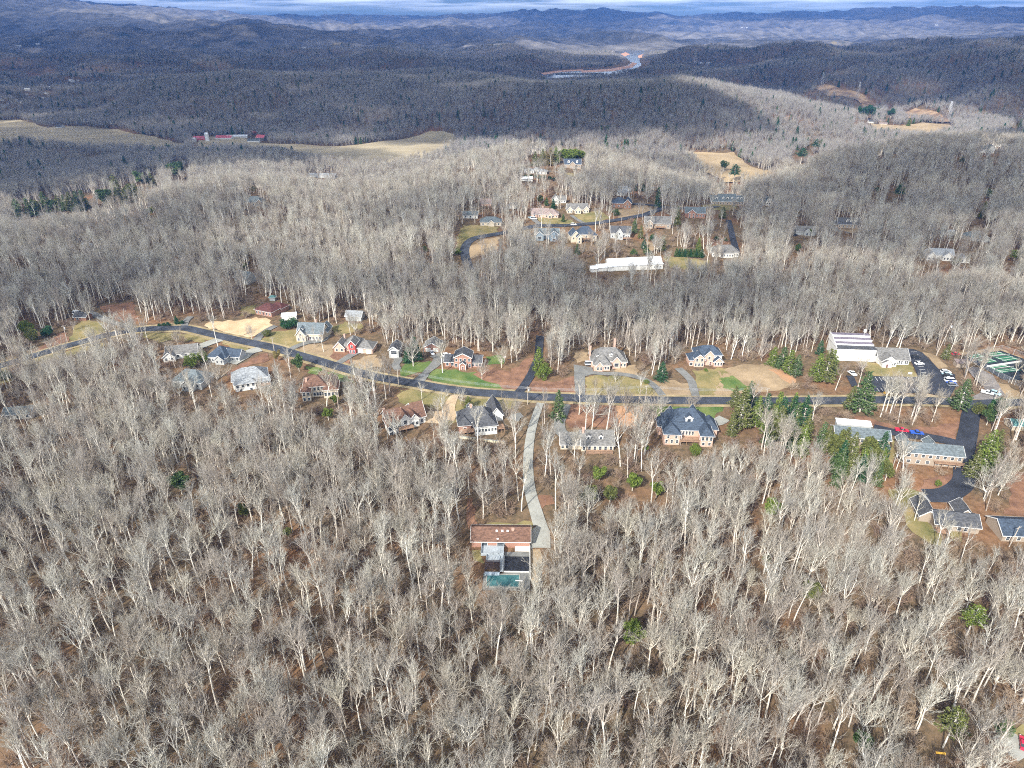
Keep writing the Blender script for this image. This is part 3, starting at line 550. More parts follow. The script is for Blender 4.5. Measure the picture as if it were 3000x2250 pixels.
# ------------------------------------------------------------------ houses
C_WHITE = (0.56,0.55,0.51); C_CREAM = (0.44,0.38,0.29); C_PINK = (0.46,0.31,0.24); C_BRICK = (0.30,0.165,0.12); C_TAN = (0.29,0.235,0.18); C_GREY = (0.33,0.34,0.33); C_BLUEG = (0.17,0.21,0.24)
def wallm(k):
    c = {'white': C_WHITE, 'cream': C_CREAM, 'pink': C_PINK, 'brick': C_BRICK, 'tan': C_TAN, 'grey': C_GREY, 'blue': C_BLUEG, 'dark': (0.10,0.09,0.085), 'log': (0.20,0.11,0.07), 'red': (0.40,0.06,0.05)}[k]
    return mat('wall_'+k, c, var=0.14, scale=2.2 if k in ('pink', 'brick', 'tan') else 0.5, stretch=(1, 1, 3) if k in ('pink', 'brick', 'tan') else None)
def roofm(k):
    c = {'grey': (0.17,0.165,0.155), 'charcoal': (0.075,0.078,0.085), 'navy': (0.050,0.070,0.100), 'brown': (0.155,0.085,0.058), 'darkred': (0.115,0.045,0.040), 'slate': (0.125,0.15,0.16), 'teal': (0.10,0.22,0.21), 'white': (0.62,0.64,0.65), 'taupe': (0.27,0.21,0.19), 'pale': (0.26,0.275,0.285), 'rust': (0.36,0.055,0.075), 'pinkred': (0.55,0.13,0.16)}[k]
    c = c if k == 'white' else tuple(x*0.78 for x in c); return mat('roof_'+k, c, var=0.42 if k != 'white' else 0.12, scale=0.9, rough=0.8, stretch=(1, 1, 3))
M_TRIM = mat('white_trim', (0.62,0.61,0.58), var=0.03); M_GLASS = mat('window_glass', (0.035,0.045,0.055), var=0.2, rough=0.12, spec=0.6); M_WOODD = mat('deck_wood', (0.27,0.17,0.11), var=0.2); M_GDOOR = mat('garage_door_panel', (0.70,0.67,0.58), var=0.05)
M_BRK = mat('chimney_brick', (0.40,0.27,0.21), var=0.2, scale=3); M_DOOR = mat('door_paint', (0.13,0.06,0.05), var=0.1)
def gable_roof(rm, tm, wm_, x0, x1, y0, y1, h_, rise, along, ov=0.45, th=0.22):
    if along == 'x': a0, a1, e0, e1 = y0, y1, x0, x1
    else: a0, a1, e0, e1 = x0, x1, y0, y1
    c = (a0+a1)/2; sl_ = rise/((a1-a0)/2); lo_ = h_-sl_*ov; ax = 'x' if along == 'x' else 'y'
    ch = [(a0-ov, lo_), (c, h_+rise), (a1+ov, lo_), (a1+ov, lo_+th), (c, h_+rise+th), (a0-ov, lo_+th)]
    rm.prism(ch, e0-ov, e1+ov, ax)
    t = 0.10; ch2 = [(a0-ov-.03, lo_-.12), (c, h_+rise-.12), (a1+ov+.03, lo_-.12), (a1+ov+.03, lo_+th+.04), (c, h_+rise+th+.04), (a0-ov-.03, lo_+th+.04)]
    tm.prism(ch2, e0-ov-t, e0-ov-0.003, ax); tm.prism(ch2, e1+ov+0.003, e1+ov+t, ax)
    wm_.prism([(a0+.01, h_), (a1-.01, h_), (c, h_+rise-.02)], e0+.01, e1-.01, ax)
    for s, av in ((-1, a0-ov), (1, a1+ov)):
        p, q = (av-.12, av-.003) if s < 0 else (av+.003, av+.12)
        if along == 'x': tm.box(e0-ov, e1+ov, p, q, lo_-.03, lo_+th*0.8)
        else: tm.box(p, q, e0-ov, e1+ov, lo_-.03, lo_+th*0.8)
def hip_roof(rm, tm, x0, x1, y0, y1, h_, rise, ov=0.5):
    X0, X1, Y0, Y1 = x0-ov, x1+ov, y0-ov, y1+ov; W_, D_ = X1-X0, Y1-Y0; cx_, cy_ = (X0+X1)/2, (Y0+Y1)/2
    if W_ >= D_: r0, r1 = (X0+D_*0.48, cy_), (X1-D_*0.48, cy_)
    else: r0, r1 = (cx_, Y0+W_*0.48), (cx_, Y1-W_*0.48)
    z0, z1 = h_-0.1, h_+0.06
    v = [(X0, Y0, z0), (X1, Y0, z0), (X1, Y1, z0), (X0, Y1, z0), (X0, Y0, z1), (X1, Y0, z1), (X1, Y1, z1), (X0, Y1, z1), (*r0, h_+rise), (*r1, h_+rise)]
    f = [(0, 3, 2, 1), (0, 1, 5, 4), (1, 2, 6, 5), (2, 3, 7, 6), (3, 0, 4, 7)]
    f += [(4, 5, 9, 8), (5, 6, 9), (6, 7, 8, 9), (7, 4, 8)] if W_ >= D_ else [(4, 5, 8), (5, 6, 9, 8), (6, 7, 9), (7, 4, 8, 9)]
    rm.add(v, f); g = 0.11
    for a, b_ in (((X0-g, Y0-g), (X1+g, Y0-.003)), ((X0-g, Y1+.003), (X1+g, Y1+g)), ((X0-g, Y0), (X0-.003, Y1)), ((X1+.003, Y0), (X1+g, Y1))): tm.box(a[0], b_[0], a[1], b_[1], z0+.02, z1+.02)
WIN_CACHE = {}
def window(root, p, axis, w_=1.1, hh=1.5, name='window', fm=None, pm=None):
    """axis: outward normal 'f' -y, 'b' +y, 'l' -x, 'r' +x; p = centre on the wall"""
    key = (round(w_, 2), round(hh, 2), name, (fm or M_TRIM).name, (pm or M_GLASS).name)
    if key not in WIN_CACHE:
        a = MB(); t = 0.14; a.box(-w_/2-t, w_/2+t, -.07, .02, -hh/2-t, hh/2+t); b_ = MB(); b_.box(-w_/2, w_/2, -.10, -.02, -hh/2, -0.04); b_.box(-w_/2, w_/2, -.10, -.02, 0.04, hh/2)
        fo = a.build(name, fm or M_TRIM); po = b_.build('pane', pm or M_GLASS); WIN_CACHE[key] = (fo.data, po.data); bpy.data.objects.remove(fo); bpy.data.objects.remove(po)
    fd, pd = WIN_CACHE[key]
    o = bpy.data.objects.new(name, fd); COL.objects.link(o); o.parent = root; o.location = p; o.rotation_euler = (0, 0, {'f': 0, 'r': PI/2, 'b': PI, 'l': -PI/2}[axis])
    q = bpy.data.objects.new('pane', pd); COL.objects.link(q); q.parent = o
    return o
HOUSE_BOX = []
def house(label, anchor, rz, blocks, wall='cream', roof='grey', wins=(), chim=(), dorm=(), gdoors=(), doors=(), deck=(), cat='house', name='house', prot=0.9, wall2=None, wall2_blocks=(), extra=None, cols=(), group=None, padm=3.0, sky=(), front=0):
    g = G(*anchor); rz = R(rz); root = empty(name, g, rz); tag(root, label, cat, group)
    wm_, rm, tm = MB(), MB(), MB(); w2 = MB()
    for i, (x0, x1, y0, y1, h_, rt, rise) in enumerate(blocks):
        ww = w2 if i in wall2_blocks else wm_
        e = 0.003*i; ww.box(x0+e, x1-e, y0+e, y1-e, -2.2, h_-e)
        if rt == 'gx': gable_roof(rm, tm, ww, x0, x1, y0, y1, h_, rise, 'x')
        elif rt == 'gy': gable_roof(rm, tm, ww, x0, x1, y0, y1, h_, rise, 'y')
        elif rt == 'hip': hip_roof(rm, tm, x0, x1, y0, y1, h_, rise)
        elif rt == 'flat': rm.box(x0-.25, x1+.25, y0-.25, y1+.25, h_, h_+0.3)
        elif rt == 'shed':    # slopes down to the front
            rm.prism([(y0-.4, h_-.1), (y1+.1, h_+rise-.1), (y1+.1, h_+rise+.12), (y0-.4, h_+.12)], x0-.3, x1+.3, 'x'); ww.prism([(y0+.01, h_-.02), (y1-.01, h_-.02), (y1-.01, h_+rise-.15)], x0+.01, x1-.01, 'x')
    wm_.build('wall', wallm(wall), root); rm.build('roof', roofm(roof), root)
    if w2.v: w2.build('wall', wallm(wall2), root)
    if tm.v: tm.build('trim', M_TRIM, root)
    for s in wins:     # (block, side, z, positions or n, w, h)
        bi, sd, z = s[:3]; n_ = s[3]; w_ = s[4] if len(s) > 4 else 1.1; hh = s[5] if len(s) > 5 else 1.5
        x0, x1, y0, y1 = blocks[bi][:4]; lo_, hi_ = (x0, x1) if sd in 'fb' else (y0, y1)
        ps = [lo_+(hi_-lo_)*(k+0.5)/n_ for k in range(n_)] if isinstance(n_, int) else [lo_+(hi_-lo_)*q for q in n_]
        for p in ps:
            P = {'f': (p, y0, z), 'b': (p, y1, z), 'l': (x0, p, z), 'r': (x1, p, z)}[sd]; window(root, P, sd, w_, hh)
    for s in gdoors:
        bi, sd, n_ = s; x0, x1, y0, y1 = blocks[bi][:4]
        for k in range(n_):
            lo_, hi_ = (x0, x1) if sd in 'fb' else (y0, y1); p = lo_+(hi_-lo_)*(k+0.5)/n_
            window(root, {'f': (p, y0, 1.2), 'r': (x1, p, 1.2), 'l': (x0, p, 1.2), 'b': (p, y1, 1.2)}[sd], sd, min(2.6, (hi_-lo_)/n_-0.6), 2.1, 'garage_door', None, M_GDOOR)
    for bi, sd, f_ in doors:
        x0, x1, y0, y1 = blocks[bi][:4]; P = {'f': (x0+(x1-x0)*f_, y0, 1.1), 'r': (x1, y0+(y1-y0)*f_, 1.1), 'l': (x0, y0+(y1-y0)*f_, 1.1)}[sd]; window(root, P, sd, 1.0, 2.0, 'door', None, M_DOOR)
    for (x, y, z, s) in chim:
        c = MB(); c.box(x-s/2, x+s/2, y-s/2, y+s/2, 0, z); c.box(x-s/2-.1, x+s/2+.1, y-s/2-.1, y+s/2+.1, z, z+.25); c.build('chimney', M_BRK, root)
    for (x, y, z, w_, hh, dl) in dorm:
        d = MB(); d.box(x-w_/2, x+w_/2, y, y+dl, z, z+hh); r2, t2 = MB(), MB(); gable_roof(r2, t2, d, x-w_/2, x+w_/2, y, y+dl, z+hh, w_*0.42, 'y', ov=0.2, th=0.12)
        do = d.build('dormer', M_TRIM, root); r2.build('dormer_roof', roofm(roof), do); t2.build('dormer_trim', M_TRIM, do)
        q = MB(); q.box(x-w_*0.24, x+w_*0.24, y-.06, y+.02, z+hh*0.2, z+hh*0.85); q.build('window', M_GLASS, do)
    for (x, y, z, sx, sy) in sky:
        q = MB(); q.box(x-sx/2, x+sx/2, y-sy/2, y+sy/2, z, z+0.3); q.build('skylight', mat('skylight_dome', (0.85,0.87,0.9), rough=0.3, var=0.02), root)
    for (x0, x1, y0, y1, z) in deck:
        q = MB(); q.box(x0, x1, y0, y1, z-.25, z)
        nn = max(2, int((x1-x0)/2.5))
        for k in range(nn+1):
            xx = x0+.1+(x1-x0-.2)*k/nn; q.box(xx-.08, xx+.08, y0+.04, y0+.2, -2, z+1.0)
        q.box(x0, x1, y0+.08, y0+.14, z+.95, z+1.05); q.box(x0, x1, y0+.08, y0+.14, z+.5, z+.56); q.build('deck', M_WOODD, root)
    for (x, y, z, r_) in cols: q = MB(); q.tube((x, y, -0.5), (x, y, z), r_, r_, 8); q.build('column', M_TRIM, root)
    if extra: extra(root, g, rz)
    x0 = min(b_[0] for b_ in blocks)-padm; x1 = max(b_[1] for b_ in blocks)+padm; y0 = min(b_[2] for b_ in blocks)-padm; y1 = max(b_[3] for b_ in blocks)+padm*0.6
    y0 -= front
    c_, s_ = math.cos(rz), math.sin(rz); W_ = lambda x, y: (g.x+x*c_-y*s_, g.y+x*s_+y*c_); clear_poly([W_(x0, y0), W_(x1, y0), W_(x1, y1), W_(x0, y1)])
    zt = max(b_[4]+b_[6] for b_ in blocks); P3 = [(*W_(x, y), g.z+z) for x in (x0+padm, x1-padm) for y in (y0+padm+front, y1-padm*0.6) for z in (0.3, zt*0.85)]
    px, py, _ = project(np.array(P3)); PROTECT.append((px.min()+2, py.min()+2, px.max()-2, py.max()-1, prot))
    return root
Z = lambda f, x, y: f((x, y))[0]
house('dark red hip roofed brick house behind the straw covered slope', (773,925), -24, [(-6.5,6.5,0,11,3.2,'hip',3.6),(-2,7.5,8,15,3.0,'hip',2.6)], 'brick', 'darkred', wins=[(0,'f',1.7,5),(0,'l',1.7,2)], doors=[(0,'f',.5)])
house('grey roofed cream house with white gables at the bend of the road', (909,1000), -4, [(-7.5,7.5,1,11,4.6,'gx',4.6),(-7.6,-2,-1.2,8,4.4,'gy',3.6),(3,8.5,6,15,3.6,'gy',3.2)], 'cream', 'slate', wins=[(1,'f',1.6,2),(1,'f',4.6,1,0.9,1.1),(0,'f',1.6,[.5,.62,.75,.88]),(1,'l',1.6,3)], chim=[(2,8,10,0.9)], cols=[(-1,-0.6,2.9,.12),(1.5,-0.6,2.9,.12),(4,-.6,2.9,.12),(6.8,-.6,2.9,.12)], dorm=[(-4.8,1.0,5.4,2.2,1.7,5)], doors=[(0,'f',.42)])
def h3x(root, g, rz): pass
house('pink brick house with a tall bright red gable and grey roofs', (1034,1036), -6, [(-11,-5,1,9,3.0,'gy',3.2),(-6,3,2.5,12,3.6,'hip',4.4),(-1.9,1.9,-0.6,6,6.0,'gy',2.2),(2,11,1,10,3.1,'hip',3.2)], 'pink', 'grey', wall2='red', wall2_blocks=(2,), wins=[(0,'f',1.5,2),(2,'f',1.6,2,1.0,1.6),(2,'f',4.6,1,1.1,1.6),(1,'f',1.6,[.1,.9])], gdoors=[(3,'f',2)], chim=[(-7,9,7.5,0.9)])
house('navy roofed house with white trim beside the pale concrete driveway', (650,1064), -8, [(-8,3,0,11,3.4,'hip',4.6),(1,9,3,10,3.0,'gx',3.0),(-2.5,2.5,-2,3,3.2,'gy',2.2)], 'grey', 'navy', wins=[(0,'f',1.7,[.12,.3]),(2,'f',1.7,2,1.0,1.6),(1,'f',1.6,3)])
house('light grey roofed white house with long back porch below the road', (740,1136), 20, [(-9,8,1,12,4.4,'hip',4.6),(-8,2,-2,2,4.0,'hip',1.8),(2.5,9,-1.5,3,3.4,'shed',1.2)], 'white', 'pale', wins=[(1,'f',2.9,4),(2,'f',2.2,4,1.0,1.5),(0,'l',2.8,3),(1,'f',0.4,2)], deck=[(2.5,9,-3.6,-1.5,2.2)])
house('brown hip roofed cream two storey house with rows of windows', (938,1168), 10, [(-7.5,3.5,2,12,6.0,'hip',4.0),(-8.2,-4,-1.5,3,5.2,'hip',1.7),(2,9,0,9,4.6,'hip',3.4),(3,8,8,14,4.2,'gy',2.4)], 'cream', 'brown', wins=[(1,'f',3.9,2,1.2,1.6),(1,'f',1.1,2,1.1,1.5),(0,'f',4.6,[.48,.64,.8]),(0,'f',1.8,[.45,.58,.7,.82],1.0,1.7),(2,'f',2.2,4,1.1,1.7),(1,'r',3.9,2,1.1,1.5)], chim=[(-6,5,9.2,1.0)])
house('blue green hip roofed house half hidden by trees left of the white house', (550,1138), -10, [(-8,8,0,11,3.8,'hip',4.6),(-1,5,-3,3,3.6,'gy',2.4)], 'grey', 'slate', wins=[(0,'f',2.0,4),(1,'f',2.0,2)], prot=0.75)
house('grey roofed house behind the left bend with a van parked beside it', (535,1050), 14, [(-8,8,0,9,3.0,'gx',3.2),(-9,-3,-3,5,3.0,'gy',2.4)], 'white', 'grey', wins=[(0,'f',1.6,4),(1,'f',1.6,2)], prot=0.7)
house('small red gabled garage studio with grey doors and dark roof', (1155,1049), -4, [(-2.7,2.7,0,9,4.9,'gy',2.0)], 'grey', 'charcoal', wins=[(0,'f',3.4,1,3.2,1.8)], gdoors=[(0,'f',1)], name='garage', cat='garage')
house('detached garage with two cream doors and a white car in front', (1266,1031), -4, [(-4.4,4.4,0,8.5,2.9,'gy',2.6)], 'brick', 'grey', gdoors=[(0,'f',2)], name='garage', cat='garage')
house('two storey red brick house with white pediment behind the green lawn', (1356,1080), -3, [(-4.6,4.6,0.8,9,6.2,'gy',2.4),(-10,-4.4,2,9.5,3.0,'gx',2.6),(4.4,10,2,9.5,3.0,'gx',2.6),(-1.3,1.6,-1.6,1,3.3,'gy',1.2)], 'brick', 'charcoal', wins=[(0,'f',4.7,4),(0,'f',1.6,[.1,.9],1.1,1.7),(1,'f',1.6,2,1.2,1.7),(2,'f',1.6,3,1.2,1.7)], doors=[(3,'f',.5)], cols=[(-1.5,-1.9,3.0,.16),(1.8,-1.9,3.0,.16)])
house('brown roofed white house with screened porch and tan driveway', (1196,1256), 24, [(-9,9,2,12,3.8,'gx',4.2),(-9.5,-5,-2,6,4.4,'gy',2.2),(-3.2,1.0,-0.2,6,5.6,'gy',2.4),(4,9.5,4,15,3.6,'gx',4.0),(1.2,5.5,0.2,7,4.4,'gy',2.6)], 'white', 'brown', wins=[(1,'f',3.1,2,1.7,1.6),(1,'f',0.6,2,1.6,1.3),(2,'f',3.9,1,1.4,1.7),(2,'f',1.4,2),(0,'f',1.6,[.3,.9]),(4,'f',2.0,2)], chim=[(-8.6,9,7.8,0.9)], deck=[(-5,2,-3.2,-0.2,2.2)])
house('dark grey roofed brick house with a white sunroom facing the wood', (1413,1268), 10, [(-10,6,3,13,4.4,'hip',5.2),(-3.5,6.5,-2,6,4.6,'hip',4.2),(-10.4,-5,1,8,4.2,'hip',3.2),(5,11,9,21,3.2,'gy',4.0)], 'brick', 'charcoal', wins=[(1,'f',2.6,7,0.9,1.3),(2,'f',2.2,1,1.3,1.5)], wall2='white', wall2_blocks=(1,3), chim=[(-4,8,10.5,1.0)], dorm=[(-4,12.8,5,2.4,1.6,2)], deck=[(-10,-3.8,-2.5,0.8,2.6),(6.8,10,-2,2,2.6)])
house('pink brick mansion with grey hip roofs between two driveways', (1782,1081), 0, [(-9,9.5,2,13,3.8,'hip',5.6),(-8,0.6,-2.2,5,3.6,'hip',4.0),(-6.8,-3.4,-2.9,2,3.4,'gy',2.2),(2.2,6.4,0.4,6,4.4,'gy',2.6),(6,9.8,1.2,5,3.6,'hip',2.2)], 'pink', 'grey', wins=[(2,'f',1.7,2,.9,1.6),(1,'f',1.7,[.72,.88],.9,1.6),(3,'f',2.2,1,2.2,2.0),(4,'f',1.8,2,.9,1.6)], chim=[(-9.3,8,9.6,1.0),(4.5,13.2,11.5,1.1)], dorm=[(1.5,3.4,5.6,1.4,1.5,3),(-5.6,2.2,5.2,1.3,1.4,3)], prot=0.97)
house('navy roofed pink brick house with three front gables above the pale lawn', (2068,1073), 0, [(-5.5,8.5,2,11,5.6,'hip',4.0),(-9,-1.2,0,8,3.6,'hip',3.4),(-6.8,-1.5,-1.0,4,5.2,'gy',2.2),(4,8.8,-0.4,5,2.9,'gy',2.2),(-0.8,4,1.2,6,6.0,'gy',2.6)], 'pink', 'navy', wins=[(2,'f',4.2,2,1.0,1.6),(2,'f',1.5,3,.9,1.5),(3,'f',1.5,3,.9,1.6),(4,'f',4.4,1,1.1,1.6),(1,'f',1.5,[.1],1.5,1.5)], doors=[(4,'f',.7)], wall2='white', wall2_blocks=(0,), prot=0.97)
house('largest house, blue black hip roof with white dormer and back terrace', (2015,1308), -3, [(-9.5,10,5,19,5.4,'hip',7.4),(-10.5,-3.6,1,9,5.4,'hip',3.4),(5.2,10.5,0,9,5.6,'hip',3.2),(8,14,8,17,4.2,'hip',4.0),(-12,-8,9,16,4.6,'hip',3.0),(-7.5,-3,16,21,5.2,'gy',3.0),(3,7.5,17,22.5,5.2,'gy',3.4)], 'pink', 'navy', wins=[(1,'f',1.8,3,.9,1.5),(1,'f',4.2,2,.9,1.5),(2,'f',4.2,3,1.0,1.7),(2,'f',1.6,2,1.0,1.4),(0,'f',3.9,[.34,.41,.48,.55,.62],.8,1.7)], dorm=[(0.8,7.5,7.4,3.0,2.6,4)], deck=[(-3.4,5.0,0.5,4.8,2.2)], cols=[(-3.2,.8,5,.15),(5,.8,5,.15)], prot=0.97)
house('long cream house with grey roof and two white dormers among pale trees', (1724,1328), 0, [(-3,11,1.5,11,3.4,'gx',4.6),(-12,-2.6,3,11,2.9,'gx',3.4)], 'cream', 'grey', wins=[(0,'f',1.7,6,1.1,1.8),(1,'f',1.6,[.1,.3])], chim=[(-2.2,5.5,9.4,1.0)], dorm=[(0,3.2,5.0,1.9,1.5,3),(5.4,3.2,5.0,1.9,1.5,3)], deck=[(-1,10.5,-1.2,1.5,0.9)], prot=0.85, front=5)
# ranch house with its pool
def ranch(root, g, rz):
    q = MB(); q.box(-7,1,-5.2,-0.05,0.7,0.95); q.box(-5,0,-8.2,-5.2,0.7,0.95); q.box(-0.2,1.2,-13,-5,0.7,0.95)
    for (a, b_, c, d) in ((-7,1,-5.2,-5.05),(-7,-6.85,-5.2,0),(-5,-4.85,-8.2,-5.2),(0.9,1.1,-13,0)): q.box(a,b_,c,d,0.95,1.9)
    q.build('deck', mat('grey_deck', (0.30,0.33,0.35), var=0.15), root)
    q = MB(); q.box(5,10.4,-2.5,-0.05,0.5,0.8); q.box(10.2,10.4,-16,0,0.0,1.5); q.build('patio_wall', M_TRIM, root)
house('long brown roofed ranch house with skylights at the end of the driveway', (1468,1604), -1, [(-10.5,10.2,0,8.6,3.0,'gx',2.7)], 'brick', 'brown', wins=[(0,'f',1.6,[.19,.22,.25,.46,.49,.52,.55],.8,1.6)], chim=[(4.2,3.4,5.6,0.9)], sky=[(-1.6,3.2,5.0,.7,1.2),(0.4,3.2,5.0,.7,1.2),(2.3,3.2,5.0,.7,1.2),(-1.2,0.7,3.35,.7,.7)], gdoors=[(0,'r',1)], extra=ranch, prot=0.98, front=20); PROTECT.append((1395, 1598, 1556, 1692, .96))
house('long dark roofed L shaped house below the gravel turning circle', (2778,1556), -10, [(-5,10,0,8.5,3.0,'gx',2.6),(-9,-3.4,4,14,3.0,'gy',2.4),(5,10.2,7,14,3.0,'gy',2.4)], 'tan', 'charcoal', wins=[(0,'f',1.6,[.35,.55,.7]),(1,'l',1.6,3)], deck=[(-5,-1,-3,0,1.2)], prot=0.85, front=3)
house('slate blue roofed house at the right edge with tools along its wall', (2992,1588), -4, [(-7,12,0,10.5,2.9,'gx',3.0)], 'tan', 'navy', wins=[(0,'f',1.5,5)], prot=0.95)
house('brown sided apartment block with slate roof left of the lawn', (2523,1316), -11, [(-11.6,10.6,0,8.6,5.8,'gx',2.4),(7,10.5,-2,0.2,2.6,'shed',0.8)], 'tan', 'slate', wins=[(0,'f',4.4,7,1.3,1.3),(0,'f',1.5,6,1.3,1.3),(0,'r',4.2,1)], name='apartment_block', cat='apartment block', prot=0.6)
house('apartment block with slate roof behind trunks, beside the cul-de-sac road', (2722,1364), -10, [(-10.4,12,0,8.6,5.8,'gx',2.4),(-10.6,-6.6,2,12,5.6,'gy',2.0),(0,4,7,12,5.4,'gy',1.8)], 'tan', 'slate', wins=[(0,'f',4.4,8,1.2,1.3),(0,'f',1.5,6,1.3,1.3)], deck=[(1,12,-2,0,2.8)], name='apartment_block', cat='apartment block', prot=0.5)
house('long low carport with a white roof behind the left apartment block', (2500,1258), -11, [(-7.3,7.3,0,3.8,2.4,'shed',0.6)], 'grey', 'white', name='carport', cat='carport', prot=0.9)
# church with stepped clerestory roof
def church(root, g, rz):
    for k in range(3):
        q = MB(); y = 4.2+3.4*k; z = 7.2+1.15*k; q.box(-10.3,10.3,y,y+0.35,z,z+1.05); q.build('clerestory_band', M_TRIM, root)
        q = MB(); q.box(-10.35,10.35,y+0.36,y+3.75,z-0.05,z+1.0); q.build('roof', mat('roof_mauve', (0.15,0.13,0.16), var=0.25, scale=0.6), root)
    q = MB(); q.prism([(0,7.2),(14.4,7.2),(14.4,11),(11,11),(0.3,7.5)], -10.6, -10.34, 'x'); q.build('side_wall', M_TRIM, root)
    q = MB(); q.tube((7, 12, 8), (7, 12, 14), 0.12, 0.08, 6); q.box(6.4, 7.6, 11.6, 12.4, 12.4, 14.0); q.build('antenna', M_TRIM, root)
house('white church hall with stepped dark roof bands and a windowless wall', (2502,1058), -5, [(-10.3,10.3,0,14.5,7.2,'flat',0),(10.2,13.5,0.6,8,3.6,'flat',0)], 'white', 'charcoal', name='church_hall', cat='church', extra=church, prot=0.97)
house('white church wing with olive grey gable roof facing the car park lawn', (2612,1070), -4, [(-7,9,0.6,13,3.0,'gx',4.2),(-6.6,1.4,-2.0,6,3.2,'gy',2.8),(-6.6,-1.5,-3.4,1,2.6,'gy',1.4)], 'white', 'grey', wins=[(0,'f',1.6,[.6,.68,.76,.88,.94],.7,1.6),(1,'f',1.7,[.62,.75,.88],.7,1.6)], doors=[(2,'f',.5)], name='church_wing', cat='church', prot=0.97)
house('small tan shelter between the car park and the tennis courts', (2818,1077), -6, [(-3,3,0,4,2.6,'shed',0.6)], 'tan', 'taupe', name='shelter', cat='shelter', prot=0.95)
house('teal roofed garage at the right edge above the brick yard', (2990,1262), -4, [(-4,4,0,6,2.6,'gx',1.8)], 'cream', 'teal', name='garage', cat='garage')
house('small brown wood shed house behind the pale lawn at left', (236,940), -6, [(-4,4,0,6,2.6,'gx',1.8)], 'log', 'charcoal', wins=[(0,'f',1.4,[.3],1.4,1.2)], prot=0.8)
house('white roofed low shed behind the dark evergreen hedge', (848,938), 12, [(-4.4,4.4,0,4,2.8,'shed',0.7)], 'white', 'white', name='shed', cat='shed')
house('pale grey cottage in the trees above the red gabled house', (1036,940), -8, [(-5,5,0,7,3,'gx',2.4)], 'grey', 'pale', prot=0.6)
house('teal roofed play shelter behind the dark red roofed house', (798,882), 0, [(-1.8,1.8,0,3,2.4,'hip',1.2)], 'grey', 'teal', name='play_shelter', cat='shelter')
house('small white lean-to hidden in the trees at the left edge', (55,1228), 10, [(-6,6,0,7,2.8,'gx',2.0)], 'white', 'slate', wins=[(0,'f',1.4,3)], prot=0.5)
# upper neighbourhood
SP = 0.8
house('taupe hip roofed pink brick house on the upper street', (1596,639), -3, [(-12,3,2,12,3.2,'gx',4.0),(0,12,0,11,3.2,'hip',4.2),(2.5,6.5,-1.5,4,3.2,'gy',2.2)], 'pink', 'taupe', wins=[(0,'f',1.6,3),(1,'f',1.6,4),(2,'f',1.6,1,1.6,1.8)], chim=[(-2,8,8.4,1.0)])
house('cream house with three gables and grey roof above the olive lawn', (1693,625), 4, [(-9.5,9.5,2,11,3.4,'gx',4.0),(-10,-5,0,8,3.2,'gy',3.0),(-3,2.5,-1.4,6,3.4,'gy',3.2),(5,10,0,8,3.4,'gy',3.0)], 'cream', 'grey', wins=[(1,'f',1.6,2),(2,'f',1.6,2),(3,'f',1.6,2)])
house('white A frame house with grey roof among the upper trees', (1634,597), 0, [(-5,1,0,9,3.4,'gy',4.2),(0,8,2,9,3.4,'gx',3.0)], 'white', 'grey', wins=[(0,'f',1.8,1,2,1.6),(1,'f',1.6,3)])
house('navy roofed brown timber house by the upper street', (1820,611), -10, [(-9,4,2,12,4.4,'hip',4.4),(2,9,0,12,5.0,'gy',3.6)], 'log', 'navy', wins=[(1,'f',2,2),(1,'f',4.6,1),(0,'f',1.8,3)])
house('pale roofed house behind the navy roofed timber house', (1826,574), -6, [(-6.5,6.5,0,9,4,'gx',4.6)], 'white', 'pale', wins=[(0,'f',2,3)], prot=0.8)
house('blue grey house with two white trimmed gables below the upper street', (1603,706), 0, [(-10,10,4,13,4.6,'gx',3.6),(-9.5,-3,0,8,5.0,'gy',2.8),(2,9,-.5,8,5.4,'gy',3.2)], 'blue', 'slate', wins=[(2,'f',4,2,1.1,1.7),(1,'f',2.6,1,3,2),(2,'f',1.3,1,2.4,1.6)])
house('white house with deep navy roof and back balcony below the upper street', (1706,712), 8, [(-3,11,4,13,6,'hip',5.6),(-9,-1.5,2,13,5.4,'gy',4.2),(-5,-1,-1.5,5,5.6,'gy',2.0),(8,12.5,2.5,10,5.4,'hip',2.4)], 'cream', 'navy', wins=[(1,'f',3.6,2),(2,'f',4,1),(2,'f',1.4,1),(0,'f',4,3),(3,'f',3.4,1)], deck=[(-1,8,1.0,4,2.8)])
house('dark grey steep roofed house at the end of the upper row', (1817,702), -6, [(-8,8,2,11,5,'gx',4.6),(-4,2,-.5,7,5,'gy',4.4)], 'grey', 'charcoal', wins=[(1,'f',2,2),(1,'f',5,1),(0,'f',2,[.1,.8,.92])], deck=[(2,9,-1,2,1.4)], prot=0.85)
house('navy roofed house with two white dormers beneath the bright evergreens', (1678,494), 0, [(-10,10,1.5,10,5,'gx',5.2),(-4,3,-1,5,5,'gy',3.2)], 'tan', 'navy', wins=[(1,'f',2,2),(0,'f',2,[.1,.8,.92])], dorm=[(-5,2.2,6.2,2.2,2.2,3),(5,2.2,6.2,2.2,2.2,3)])
house('long white villa among clipped hedges on the hill top', (1569,508), -4, [(-13,-2,0,8,3,'hip',2.2),(1,13,-5,4,3,'hip',2.4),(-3,5,4,10,3.2,'hip',2.4)], 'white', 'pale', wins=[(0,'f',1.5,3),(1,'f',1.5,3)], prot=0.85)
house('white low roofed building below the hilltop villa', (1544,531), 6, [(-6,6,0,6,2.6,'gx',1.6)], 'white', 'white', name='outbuilding', cat='outbuilding')
house('slate roofed white bungalow beside the small pool deck', (1378,640), 0, [(-6.5,6.5,0,8,3,'gx',2.6)], 'white', 'slate', wins=[(0,'f',1.5,3)])
